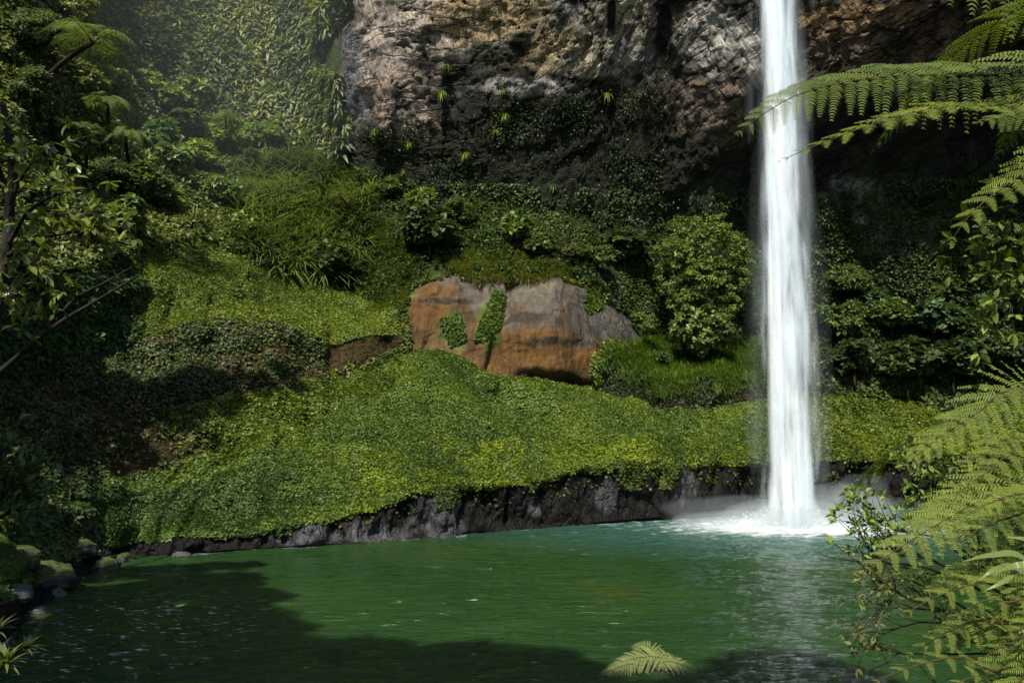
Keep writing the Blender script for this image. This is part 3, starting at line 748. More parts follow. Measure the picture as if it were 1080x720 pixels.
LONG = (np.array([[0, 0, 0], [.11, .3, .1], [.1, .65, -.02], [0, 1, -.3], [-.1, .65, -.02], [-.11, .3, .1]]), np.array([[0, 1, 5], [1, 4, 5], [1, 2, 4], [2, 3, 4]]))
def sprays(name, weight, n, per, size, color, seed, a=.5):
    P, Nn, px, py = sample(weight, n)
    lvc = np.repeat(patch_lv(P, .3, seed, .45, a, .18), per)
    C = P + Nn * rng.uniform(.1, .9, n)[:, None]
    m = n * per; NN = np.repeat(Nn, per, 0)
    dirs = nrm(NN * .8 + rng.normal(0, .75, (m, 3)) - UP * .55)
    Q_ = np.repeat(C, per, 0) + dirs * rng.uniform(.05, .35, m)[:, None]
    g = Geo(); scatter(g, LONG, Q_, dirs, nrm(UP + NN * .6 + rng.normal(0, .25, (m, 3))), size * rng.uniform(.6, 1.3, m), np.clip(lvc + rng.normal(0, .15, m), 0, 1))
    return tag(link(name, g.mesh(name, M_LEAF), color=color), kind='stuff')
sprays('hanging_foliage', curtain * np.where(fbm(cellC * .35, 3, 91) > -.3, 1, .1), 1900, 15, 1.15, (.15, .185, .09), 27)
clumps('undergrowth', curtain * 1.0, 500, 16, .5, .8, (.11, .14, .065), 31)
sprays('hanging_foliage', inpoly(X, Y_, [(320, 72), (362, 80), (362, 150), (330, 150)]) * 1.0, 200, 14, .8, (.13, .16, .03), 28)
cover('creeper', inpoly(X, Y_, [(330, -60), (375, -60), (372, 10), (352, 45), (325, 50)]) * 1.0, 9000, .3, (.03, .04, .022), base=.4, a=.2, seed=29, lift=.2)
clumps('undergrowth', inpoly(X, Y_, [(95, -60), (210, -60), (215, 70), (140, 60)]) * 1.0, 900, 20, .5, .9, (.10, .12, .055), 30)

# ------------------------------------------------------------------ bushes: crown prototypes
def crown_mesh(name, seed, lobes, nclump, per, leaf, crad, tmpl=LEAF4, mat=None, flat=.75):
    r = np.random.default_rng(seed); g = Geo()
    lob = np.array(lobes, float)
    w = lob[:, 3] ** 2; w /= w.sum()
    k = r.choice(len(lob), nclump, p=w)
    D = nrm(r.normal(0, 1, (nclump, 3)) + [0, 0, .35])
    C = lob[k, :3] + D * (lob[k, 3] * (r.uniform(.35, 1.0, nclump) ** .5))[:, None] * [1, 1, flat]
    lvc = np.clip(.5 + r.normal(0, .2, nclump), .05, .95)
    m = nclump * per
    dd = nrm(r.normal(0, 1, (m, 3)) + np.repeat(D, per, 0) * .5 + [0, 0, .3])
    P = np.repeat(C, per, 0) + dd * (crad * r.uniform(.2, 1, m))[:, None] * [1, 1, .6]
    fwd = nrm(dd * [1, 1, .35] + r.normal(0, .45, (m, 3)) - [0, 0, .2])
    up = nrm(np.array([0, 0, .9]) + np.repeat(D, per, 0) * .5 + r.normal(0, .35, (m, 3)))
    scatter(g, tmpl, P, fwd, up, leaf * r.uniform(.6, 1.35, m), np.clip(np.repeat(lvc, per) + r.normal(0, .13, m), 0, 1))
    return g.mesh(name, mat or M_LEAF)
LB = [[(0, 0, .75, .6), (.45, .1, .6, .42), (-.42, -.15, .62, .45), (.05, -.45, .55, .42), (.1, .2, 1.05, .4)],
      [(0, 0, .8, .5), (.5, -.2, .75, .38), (-.5, .1, .55, .42), (-.15, -.4, .9, .42), (.2, .35, .5, .45), (.3, -.45, .4, .35)],
      [(0, 0, .6, .5), (.35, .2, .9, .36), (-.3, -.2, 1.05, .36), (-.45, .15, .5, .36), (.42, -.3, .48, .4)]]
CROWNS = {'broad': [crown_mesh('crown', 200 + i, LB[i], 120, 20, .19, .17) for i in range(3)],
          'fine': [crown_mesh('crown', 210 + i, LB[i], 190, 24, .11, .13) for i in range(3)],
          'lush': [crown_mesh('crown', 220 + i, LB[i], 110, 22, .21, .2, HEART) for i in range(3)]}
def stem_mesh(seed):
    r = np.random.default_rng(seed); g = Geo()
    tube(g, spline([(0, 0, -.5), (.03, 0, 0), (-.03, .02, .5), (.02, 0, .85)], 7), np.linspace(.06, .02, 7), 6, .5)
    for k in range(5):
        a = r.uniform(0, 6.28); q = np.array([math.cos(a) * .5, math.sin(a) * .5, .75 + r.uniform(-.2, .3)])
        tube(g, spline([(0, 0, .2 + .08 * k), q * [.5, .5, .75], q], 5), np.linspace(.03, .008, 5), 5, .5)
    return g.mesh('trunk', M_BARK)
STEMS = [stem_mesh(i) for i in range(3)]
cnt = [0]
def bush(px, py, r, kind, color, label, group=None, cat='bush', name='bush', squash=1.0, fwdoff=.6):
    """A bush whose crown shows about r photo pixels wide at (px, py)."""
    base, nn = ground(px, py + r * .55)
    R_ = r * base[1] / F
    base = base + nn * R_ * fwdoff
    base[2] -= R_ * .25
    i = cnt[0]; cnt[0] += 1
    e = empty(name, base, label, cat, group, rz=float(rng.uniform(0, 6.28)), scale=(R_ * 1.22, R_ * 1.22, R_ * 1.22 * squash))
    link('trunk', STEMS[i % 3], e)
    link('crown', CROWNS[kind][i % 3], e, color=color)
    return e
DK, MD, LT, YL, OL, BL = (.055, .085, .03), (.09, .135, .04), (.12, .175, .046), (.135, .18, .034), (.095, .115, .034), (.065, .115, .052)
G_H = 'bushes on the left jungle slope'
for b in [
    # left hillside
    (20, 40, 34, 'fine', DK, 'dark bush in the top left corner above the long leaning tree fern trunk'),
    (62, 18, 26, 'fine', OL, 'olive bush directly above the leaning tree fern, near the top edge'),
    (20, 110, 30, 'fine', DK, 'dark bush left of the foot of the leaning tree fern'),
    (75, 88, 22, 'broad', OL, 'olive green bush just under the curving trunk of the leaning tree fern'),
    (110, 92, 22, 'broad', MD, 'leafy green bush below the crown of the leaning tree fern'),
    (150, 92, 16, 'broad', YL, 'yellowish bush right below the drooping right side of the leaning tree fern crown'),
    (172, 112, 20, 'lush', MD, 'broad leaved bush just right of the flat crowned tree fern'),
    (202, 103, 18, 'lush', LT, 'pale broad leaved bush at the lower left edge of the hanging foliage'),
    (190, 138, 20, 'lush', BL, 'blue green bush left below the small arching yellow tree fern'),
    (158, 158, 22, 'lush', BL, 'large leaved blue green bush right of the lower pale tree fern'),
    (216, 150, 18, 'broad', YL, 'yellow green bush just below left of the small arching tree fern'),
    (258, 150, 22, 'fine', LT, 'dense rounded bright bush at the right of the small arching tree fern'),
    (203, 172, 20, 'broad', YL, 'bright yellow green bush in the middle of the left slope, above the spiky rosettes'),
    (168, 180, 20, 'lush', MD, 'mid green bush left of the bright yellow green bush in mid slope'),
    (158, 186, 9, 'fine', YL, 'tiny round light bush in front of the mid slope greenery'),
    (290, 152, 17, 'broad', MD, 'bush at the upper edge of the long grass, right of the dense rounded bush'),
    (318, 158, 14, 'lush', LT, 'pale broad leaved bush above the long grass near the cliff foot'),
    (262, 178, 16, 'fine', DK, 'dark small leaved bush at the upper left edge of the long grass'),
    (140, 205, 24, 'lush', DK, 'large dark glossy leaved bush left of the spiky rosettes'),
    (108, 185, 24, 'fine', DK, 'dark bush beneath the lower pale tree fern'),
    (128, 240, 24, 'lush', MD, 'bush at the upper left end of the bright ground cover'),
    (175, 215, 18, 'broad', LT, 'light bush between the dark glossy bush and the spiky rosettes'),
    (230, 215, 18, 'broad', MD, 'rounded green bush right of the spiky rosettes, beside the long grass'),
    (250, 245, 14, 'lush', LT, 'light bush at the top edge of the bright ground cover'),
    (85, 240, 26, 'fine', DK, 'dark bush behind the near sunlit leafy branches on the left'),
    (60, 150, 26, 'fine', DK, 'dark bush left of the flat crowned tree fern'),
]:
    bush(*b[:4], tuple(1.35 * v + .02 for v in b[4]), *b[5:], group=G_H)
G_C = 'bushes below the overhanging cliff'
for b in [
    (345, 285, 20, 'lush', DK, 'dark bush at the lower tip of the long grass above the bright ground cover'),
    (300, 268, 14, 'broad', DK, 'small dark bush where the long grass meets the bright ground cover'),
    (440, 222, 16, 'broad', LT, 'light green bush in the shade halfway between long grass and grassy rock top'),
    (455, 255, 26, 'lush', DK, 'wide dark bush just left of the grass on top of the orange rock'),
    (418, 205, 14, 'broad', MD, 'small bush under the dark cliff left of the light green bush'),
    (480, 235, 18, 'fine', MD, 'fine leaved bush above the grassy top of the orange rock'),
    (545, 250, 17, 'lush', LT, 'bright leafy bush standing on the orange rock, left of its slighter neighbour'),
    (573, 262, 15, 'lush', MD, 'bright leafy bush standing on the orange rock at the right of a brighter one'),
    (650, 262, 22, 'lush', DK, 'dark rounded bush under the pale grey rock patch left of the big tree'),
    (625, 280, 16, 'broad', MD, 'bush on the right top corner of the orange rock'),
    (600, 270, 12, 'fine', OL, 'low olive bush on top of the orange rock near its right end'),
    (697, 378, 9, 'broad', MD, 'low bush on the grassy ledge in front of the big tree'),
    (665, 350, 14, 'fine', LT, 'small round pale bush on the ledge at the right foot of the orange rock'),
]:
    bush(*b, group=G_C)
G_R = 'shady bushes right of the waterfall'
for b in [
    (885, 290, 24, 'fine', MD, 'grassy upright bush just right of the waterfall below the dark overhang'),
    (908, 318, 20, 'lush', BL, 'blue green bush below the broken grey rock, right of the waterfall'),
    (880, 345, 24, 'broad', MD, 'bush hugging the right side of the waterfall at mid height'),
    (935, 340, 22, 'lush', MD, 'brightest broad leaved bush in the shade right of the waterfall'),
    (975, 345, 24, 'lush', BL, 'big leaved bush under the pale grey broken rock'),
    (900, 380, 24, 'broad', DK, 'dark bush low beside the waterfall above the mossy band'),
    (945, 385, 26, 'lush', DK, 'dark bush in the middle above the right mossy band'),
    (1000, 385, 26, 'lush', DK, 'dark bush above the highest right fern frond tip'),
    (1020, 350, 22, 'broad', DK, 'dark bush below the hanging leafy twigs on the right'),
    (1055, 375, 26, 'broad', DK, 'dark bush at the right edge above the lower fern fronds'),
    (1040, 320, 18, 'lush', BL, 'bush at the right edge beside the grey broken rock'),
]:
    bush(*b, group=G_R)
# small plants clinging to the cliff
def rosette_mesh(name, seed, n, w, sag, hang, mat=None, seg=4):
    r = np.random.default_rng(seed); g = Geo()
    a = r.uniform(0, 6.28, n); el = r.uniform(.1, 1.3, n) - hang
    fwd = np.stack([np.cos(a) * np.cos(el), np.sin(a) * np.cos(el), np.sin(el)], -1)
    side = np.stack([-np.sin(a), np.cos(a), 0 * a], -1); up = np.cross(fwd, side) * -1
    up = np.where(up[:, 2:3] < 0, -up, up)
    scatter(g, BLADE(w, sag, seg), r.normal(0, .03, (n, 3)), fwd, up, r.uniform(.6, 1.1, n), np.clip(r.normal(.55, .2, n), 0, 1))
    return g.mesh(name, mat or M_LEAF)
CLING = [rosette_mesh('leaves', 300 + i, 46, .07, .9, .5) for i in range(2)]
def cling(px, py, r, label, color=YL):
    p, nn = ground(px, py); R_ = r * p[1] / F
    e = empty('cliff_fern', p + nn * .1, label, 'fern', 'small ferns clinging to the dark cliff', rz=float(rng.uniform(0, 6)), scale=R_)
    link('leaves', CLING[cnt[0] % 2], e, color=color); cnt[0] += 1
for b in [(466, 98, 12, 'upper left of the ferns in the middle of the cliff, on bare rock'), (531, 95, 9, 'small yellow fern on the grey cliff under the ochre rock'),
          (533, 122, 10, 'small fern directly below another one on the grey cliff'), (367, 122, 8, 'bright little fern at the foot of the left cliff corner'),
          (396, 138, 9, 'bright yellow fern on the dark base of the left cliff'), (432, 152, 8, 'small fern on the dark cliff base right of the bright yellow one'),
          (492, 162, 10, 'fern hanging in the dark middle of the overhang'), (426, 180, 8, 'fern low under the dark overhang above the light green bush'),
          (525, 138, 9, 'thin fern on the dark overhang just below the grey cliff'), (640, 100, 12, 'leafy tuft below the pale cliff edge near its right end'),
          (470, 70, 9, 'little fern on the tan rock face'), (585, 195, 9, 'dark fern in the shadow above the pale grey rock patch')]:
    cling(*b, color=YL if b[1] < 170 else MD)
# spiky rosettes among the bushes
SPK = [rosette_mesh('leaves', 310 + i, 60, .055, .35, -.15) for i in range(2)]
for px, py, r, c, lb in [(222, 200, 22, OL, 'spiky brownish green rosette plant in mid slope, upper one of two'), (200, 232, 24, OL, 'spiky rosette plant just above the bright ground cover, lower one of two'),
                         (143, 168, 13, OL, 'upright spiky plant under the lower pale tree fern'), (125, 32, 15, LT, 'spiky tuft right behind the top of the leaning tree fern')]:
    p, nn = ground(px, py + r * .6); R_ = r * p[1] / F
    e = empty('spiky_plant', p + nn * .3 * R_, lb, 'spiky plant', 'spiky plants on the left slope', rz=float(rng.uniform(0, 6)), scale=R_ * 1.2)
    link('leaves', SPK[cnt[0] % 2], e, color=c); cnt[0] += 1

# the rounded tree on the ledge beside the fall
def ledge_tree():
    base, _ = ground(742, 372); Yb = base[1] - 2.0
    base = unproj(742, 378, Yb)
    def at(px, py, dy=0.0): return unproj(px, py, Yb + dy) - base
    s = Yb / F
    e = empty('ledge_tree', base, 'rounded light green tree on the grassy ledge just left of the waterfall', 'tree')
    g = Geo()
    tube(g, spline([(0, 0, -1), at(741, 350), at(737, 320), at(740, 285)], 9), np.linspace(.28, .12, 9), 8, .5)
    for q in ((705, 275, -.6), (770, 272, .4), (720, 330, -1), (765, 320, .6), (738, 250, 0), (722, 355, -.8)):
        tube(g, spline([at(740, 345 if q[1] > 310 else 315), (at(740, 315) + at(*q)) / 2 + [0, 0, -.3], at(*q)], 6), np.linspace(.11, .03, 6), 6, .5)
    link('trunk', g.mesh('trunk', M_BARK), e)
    lob = [(735, 262, 24, 0), (708, 268, 17, -1), (772, 262, 20, .4), (720, 243, 16, .3), (758, 240, 17, -.4), (740, 292, 22, -.8), (775, 292, 17, .2), (703, 296, 15, -.4), (740, 238, 12, .2), (768, 322, 14, .4), (718, 318, 13, -.6), (784, 276, 11, .2), (698, 280, 9, -.4)]
    lob = [(*(at(x, y, d)), r * s) for x, y, r, d in lob]
    low = [(725, 345, 18, -1.4), (745, 340, 18, -1), (738, 360, 15, -1.6), (758, 350, 14, -.8), (733, 325, 16, -1)]
    low = [(*(at(x, y, d)), r * s) for x, y, r, d in low]
    link('crown', crown_mesh('crown', 401, lob, 520, 26, .24, .34, LEAF4, flat=.95), e, color=(.125, .175, .042))
    link('lower_crown', crown_mesh('lower_crown', 402, low, 170, 26, .3, .36, HEART, flat=.95), e, color=(.135, .19, .06))
ledge_tree()
# ------------------------------------------------------------------ ferns
def frond(geo, pts, normal, plen, pairs, subs, lw=.16, droop=.35, start=.12, ang=62, lv=.5, thick=.010, m_leaf=0, m_stalk=1, seed=0, sag_side=0.0):
    """One fern frond along pts: a stalk, paired side branches, each with two rows of leaflets (subs=0: plain blades)."""
    r = np.random.default_rng(seed + 1000)
    C = spline(pts, 60)
    seglen = np.r_[0, np.cumsum(np.linalg.norm(np.diff(C, axis=0), axis=1))]
    Ltot = seglen[-1]
    def atu(u):
        s_ = np.asarray(u) * Ltot
        return np.stack([np.interp(s_, seglen, C[:, k]) for k in range(3)], -1)
    tube(geo, C[::4] if len(C) > 20 else C, np.linspace(thick, thick * .25, len(C[::4])), 6, .4, m_stalk)
    u = start + (1 - start) * (np.arange(pairs) + .5) / pairs
    u = np.r_[u, .995]
    P0 = atu(u); T0 = nrm(atu(np.minimum(u + .01, 1)) - atu(u - .012))
    nn = np.broadcast_to(nrm(np.asarray(normal, float)), P0.shape)
    side = nrm(np.cross(T0, nn)); nn = np.cross(side, T0)
    q = (u - start) / (1 - start)
    shape = np.clip(1.3 * np.clip(1 - q, 0, 1) ** .72, 0, 1) * (.5 + .5 * smooth01(-.05, .28, q))
    shape = np.maximum(shape, .02)
    gap = Ltot * (1 - start) / pairs
    for sgn in (1, -1):
        L = plen * shape * r.uniform(.9, 1.08, len(u))
        a = np.radians(ang + r.normal(0, 3, len(u)) - 14 * u)
        D = side * sgn * np.sin(a)[:, None] + T0 * np.cos(a)[:, None] + nn * r.normal(.06, .06, len(u))[:, None]
        D = nrm(D)
        if subs == 0:
            V = np.array([[-.5, 0, 0], [.5, 0, 0], [-.42, .5, 0], [.42, .5, 0], [0, 1, 0]])
            w = lw
            k = np.linspace(0, 1, 4)
            pv = P0[:, None] + D[:, None] * (L[:, None] * k)[..., None]
            pv[..., 2] -= droop * L[:, None] * k ** 2
            half = (w * L[:, None] * np.array([.7, 1, .8, .05]) * .5)[..., None] * T0[:, None]
            VV = np.concatenate([pv - half, pv + half], 1)
            Tt = np.array([[0, 1, 4], [4, 1, 5], [1, 2, 5], [5, 2, 6], [2, 3, 6], [6, 3, 7]])
            TT = (Tt[None] + (np.arange(len(u)) * 8)[:, None, None]).reshape(-1, 3)
            geo.add(VV.reshape(-1, 3), TT, np.repeat(np.clip(lv + r.normal(0, .12, len(u)), 0, 1), 8), m_leaf)
            continue
        ns = subs
        k = (np.arange(ns) + .6) / ns
        pv = P0[:, None] + D[:, None] * (L[:, None] * k)[..., None]
        pv[..., 2] -= droop * L[:, None] * k ** 2
        dv = D[:, None] * np.ones((1, ns, 1)); dv = dv.copy(); dv[..., 2] -= 2 * droop * k
        dv = nrm(dv)
        nv = np.broadcast_to(nn[:, None], dv.shape); sv = nrm(np.cross(dv, nv)); nv = np.cross(sv, dv)
        # midrib of the side branch
        kk = np.array([0, .33, .66, 1.]); mv = P0[:, None] + D[:, None] * (L[:, None] * kk)[..., None]; mv[..., 2] -= droop * L[:, None] * kk ** 2
        h = (thick * .3 * np.array([1, .8, .5, .1]))[None, :, None] * T0[:, None]
        VV = np.concatenate([mv - h, mv + h], 1) + nn[:, None] * .002
        Tt = np.array([[0, 1, 4], [4, 1, 5], [1, 2, 5], [5, 2, 6], [2, 3, 6], [6, 3, 7]])
        geo.add(VV.reshape(-1, 3), (Tt[None] + (np.arange(len(u)) * 8)[:, None, None]).reshape(-1, 3), .5, m_stalk)
        ll = np.minimum(gap * .6, L[:, None] * .3) * np.clip(1.1 - k, .12, 1)[None] ** .6 * r.uniform(.88, 1.12, (len(u), ns))
        ll = np.maximum(ll, .004)
        pl = np.clip(lv + r.normal(0, .1, (len(u), 1)) + r.normal(0, .08, (len(u), ns)), 0, 1)
        wl = (L / ns)[:, None] * np.ones((1, ns)) * .8
        for s2 in (1, -1):
            fd = nrm(sv * s2 * .92 + dv * .42 + nv * r.normal(-.12, .1, dv.shape[:2])[..., None])
            b = pv; tip = pv + fd * ll[..., None]; tip[..., 2] -= ll * .12
            wd = dv * (wl * .5)[..., None]
            mid = pv + fd * (ll * .5)[..., None] + nv * (ll * .08)[..., None]
            VV = np.stack([b - wd * .8, b + wd * .8, mid + wd * .85, tip + wd * .15, mid - wd * .75], -2).reshape(-1, 3)
            nq = VV.shape[0] // 5
            Tt = np.array([[0, 1, 2], [0, 2, 4], [4, 2, 3]])
            geo.add(VV, (Tt[None] + (np.arange(nq) * 5)[:, None, None]).reshape(-1, 3), np.repeat(pl.ravel(), 5), m_leaf)
    return geo
FM = [M_FERN, M_STALK]
# distant tree ferns share frond and trunk meshes
def far_frond(seed, arch, length=1.0):
    g = Geo()
    frond(g, [(0, 0, 0), (.35 * length, 0, .16 * arch), (.72 * length, 0, .05 * arch), (1.0 * length, 0, -.32)], (0, 0, 1), .34, 22, 0, lw=.11, droop=.4, start=.1, thick=.012, seed=seed)
    return g.mesh('frond', FM)
FAR = [far_frond(1, 1.2), far_frond(2, 1.9), far_frond(3, .3)]
def tree_fern(px, py, r, label, color, trunk_px, nf=15, flat=0.0, tr=.16, name='tree_fern', rim=0, tilt=0.0, dyy=2.0):
    """Tree fern whose crown centre shows at (px, py), its trunk running through trunk_px pixels below."""
    base, nn = ground(*trunk_px[0]); Yb = base[1] - .3
    root = np.array(base)
    top = unproj(px, py, Yb - dyy)
    e = empty(name, root, label, 'tree fern', 'tree ferns on the left slope')
    g = Geo()
    pts = [root - [0, 0, .6]] + [unproj(x, y, Yb - dyy * (i + 1) / (len(trunk_px))) for i, (x, y) in enumerate(trunk_px[1:])] + [top]
    n_ = 12
    tube(g, spline(pts, n_) - root, np.linspace(tr, tr * .7, n_), 8, .5)
    link('trunk', g.mesh('trunk', M_FERNBARK), e)
    R_ = r * top[1] / F
    for k in range(nf):
        a = 2 * np.pi * k / nf + rng.uniform(-.12, .12)
        o = link('frond', FAR[(k + (2 if rng.random() < .3 else 0)) % (3 if flat < .5 else 2)], e, color=tuple(np.array(color) * rng.uniform(.85, 1.15)))
        o.location = Vector(top - root); o.rotation_euler = (rng.uniform(-.15, .15), rng.uniform(-.32, .22) + tilt, a)
        o.scale = (R_ * rng.uniform(.8, 1.2),) * 3
    return e
tree_fern(98, 45, 48, 'leaning tree fern with a long curved dark trunk at the upper left', (.11, .16, .06), [(33, 118), (40, 95), (66, 66)], 12, tr=.22, dyy=4)
tree_fern(114, 112, 32, 'flat crowned tree fern under the leaning one, upright on a dark trunk', (.14, .19, .07), [(116, 165), (114, 135)], 13, flat=1, dyy=3)
tree_fern(132, 146, 30, 'pale tree fern with spreading fronds below the flat crowned one', (.15, .2, .075), [(140, 190), (136, 170)], 12, flat=1, dyy=4)
tree_fern(238, 124, 19, 'small yellow green tree fern with arching crown under the hanging foliage', (.11, .14, .03), [(238, 165), (239, 145)], 13, flat=0, tr=.14)
tree_fern(90, 138, 22, 'dull green tree fern left of the pale spreading one', (.08, .12, .045), [(92, 185), (91, 160)], 12, dyy=3)
tree_fern(190, 120, 14, 'tiny pale tree fern between bushes left of the small arching one', (.10, .14, .06), [(189, 150), (190, 135)], 11, flat=1, tr=.1)
tree_fern(358, 206, 15, 'bright little tree fern on the right edge of the long grass', (.09, .12, .02), [(384, 243), (374, 226)], 12, tr=.12)

# near tree ferns on the right: every frond follows its own curve
def near_fern(root, crown, label, fronds, color, cat='tree fern', trunk_r=.14, name='tree_fern', group='near tree ferns at the right edge'):
    root, crown = np.array(root, float), np.array(crown, float)
    e = empty(name, root, label, cat, group)
    g = Geo()
    tube(g, spline([root - [0, 0, .4], (root + crown) / 2 + [.12, .1, 0], crown], 14) - root, np.linspace(trunk_r * 1.2, trunk_r * .8, 14), 10, .5)
    r = np.random.default_rng(77)
    for k in range(220):                                     # old leaf bases up the trunk
        u = r.random(); p = root + (crown - root) * u + [.12 * math.sin(3.14 * u), .1 * math.sin(3.14 * u), 0]; a = r.uniform(0, 6.28)
        dr = np.array([math.cos(a), math.sin(a), .7])
        tube(g, np.array([p + dr * trunk_r * .6, p + dr * trunk_r * 1.12]) - root, [.018, .010], 4, .5)
    link('trunk', g.mesh('trunk', M_FERNBARK), e)
    for k, (a, up_) in enumerate(((.3, .5), (1.0, .75), (1.75, .55), (-.5, .6), (-1.15, .45), (2.3, .9))):   # fronds on the far side of the crown
        d_ = np.array([math.cos(a), math.sin(a), 0]); L_ = 1.6 + .12 * k
        P = np.array([crown - root + d_ * L_ * q_ + [0, 0, z_] for q_, z_ in ((0, 0), (.35, .38 * up_ + .15), (.7, .3 * up_), (1, -.35))])
        g = Geo(); frond(g, P, (0, 0, 1), .42, 30, 14, droop=.3, lv=.5, seed=900 + k, thick=.007, start=.1)
        link('frond', g.mesh('frond', FM), e, color=color)
    for i, f in enumerate(fronds):
        pix, nor, plen, pairs, subs, dro, lvv = f
        P = [unproj(*q) for q in pix][::-1]                  # from the crown out to the tip
        P = np.vstack([crown[None], P]) - root
        g = Geo()
        frond(g, P, nor, plen, pairs, subs, droop=dro, lv=lvv, seed=i * 7 + len(fronds), thick=.007, start=.1)
        link('frond', g.mesh('frond', FM), e, color=color)
    return e
tc_ = unproj(1260, 30, 5.6)
near_fern((tc_[0] + .3, tc_[1], 4.2), tc_, 'tree fern reaching in from the upper right with two long fronds across the waterfall', [
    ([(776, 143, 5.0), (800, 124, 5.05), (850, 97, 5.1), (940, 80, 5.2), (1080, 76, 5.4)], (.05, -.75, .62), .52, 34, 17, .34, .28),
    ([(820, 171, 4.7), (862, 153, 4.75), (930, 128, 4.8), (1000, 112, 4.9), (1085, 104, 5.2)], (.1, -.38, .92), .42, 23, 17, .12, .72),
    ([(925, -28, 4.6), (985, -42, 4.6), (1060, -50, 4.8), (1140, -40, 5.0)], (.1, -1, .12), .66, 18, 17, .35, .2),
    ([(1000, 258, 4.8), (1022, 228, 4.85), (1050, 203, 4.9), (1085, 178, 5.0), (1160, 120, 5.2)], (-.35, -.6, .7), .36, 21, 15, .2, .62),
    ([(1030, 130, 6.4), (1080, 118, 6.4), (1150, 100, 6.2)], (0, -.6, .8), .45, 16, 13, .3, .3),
], (.115, .155, .026))
lc_ = unproj(1215, 520, 5.6)
near_fern((lc_[0] + .25, lc_[1] + .2, 2.6), lc_, 'big tree fern filling the lower right edge with many sunlit fronds over the pool', [
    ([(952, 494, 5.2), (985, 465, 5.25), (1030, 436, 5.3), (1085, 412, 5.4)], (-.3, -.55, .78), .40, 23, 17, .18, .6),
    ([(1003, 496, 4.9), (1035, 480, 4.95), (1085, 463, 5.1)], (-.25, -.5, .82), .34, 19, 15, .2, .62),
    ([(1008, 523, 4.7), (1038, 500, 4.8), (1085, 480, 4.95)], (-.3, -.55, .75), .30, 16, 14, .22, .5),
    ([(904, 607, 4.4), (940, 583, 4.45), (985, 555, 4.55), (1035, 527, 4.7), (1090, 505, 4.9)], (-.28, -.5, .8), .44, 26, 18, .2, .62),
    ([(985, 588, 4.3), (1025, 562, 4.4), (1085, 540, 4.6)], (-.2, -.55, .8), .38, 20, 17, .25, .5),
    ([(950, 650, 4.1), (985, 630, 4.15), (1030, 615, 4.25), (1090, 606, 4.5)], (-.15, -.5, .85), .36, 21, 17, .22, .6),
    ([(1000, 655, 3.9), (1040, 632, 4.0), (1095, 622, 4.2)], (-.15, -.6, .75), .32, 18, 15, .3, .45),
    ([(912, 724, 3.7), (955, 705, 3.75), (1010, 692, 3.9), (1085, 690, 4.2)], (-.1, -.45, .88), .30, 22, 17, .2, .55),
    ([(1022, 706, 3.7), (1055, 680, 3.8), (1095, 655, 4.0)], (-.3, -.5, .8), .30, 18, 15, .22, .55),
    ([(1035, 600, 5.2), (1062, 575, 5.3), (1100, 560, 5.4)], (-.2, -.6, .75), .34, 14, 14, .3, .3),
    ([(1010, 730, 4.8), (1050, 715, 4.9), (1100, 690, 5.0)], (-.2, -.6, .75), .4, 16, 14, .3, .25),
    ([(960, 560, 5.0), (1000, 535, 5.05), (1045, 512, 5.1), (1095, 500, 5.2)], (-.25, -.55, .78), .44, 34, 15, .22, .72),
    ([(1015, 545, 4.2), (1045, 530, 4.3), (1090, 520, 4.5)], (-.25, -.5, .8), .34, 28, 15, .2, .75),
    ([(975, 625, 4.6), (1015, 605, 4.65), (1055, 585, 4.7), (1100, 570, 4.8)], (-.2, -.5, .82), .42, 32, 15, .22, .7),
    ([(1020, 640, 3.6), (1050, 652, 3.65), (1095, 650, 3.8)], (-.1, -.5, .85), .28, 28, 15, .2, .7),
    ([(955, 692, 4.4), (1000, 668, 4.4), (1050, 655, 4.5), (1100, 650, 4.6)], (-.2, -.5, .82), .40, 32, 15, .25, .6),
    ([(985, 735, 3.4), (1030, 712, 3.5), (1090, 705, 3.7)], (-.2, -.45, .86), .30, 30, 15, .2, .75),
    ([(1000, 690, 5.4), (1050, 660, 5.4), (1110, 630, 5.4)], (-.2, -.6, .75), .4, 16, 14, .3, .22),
], (.135, .18, .036))

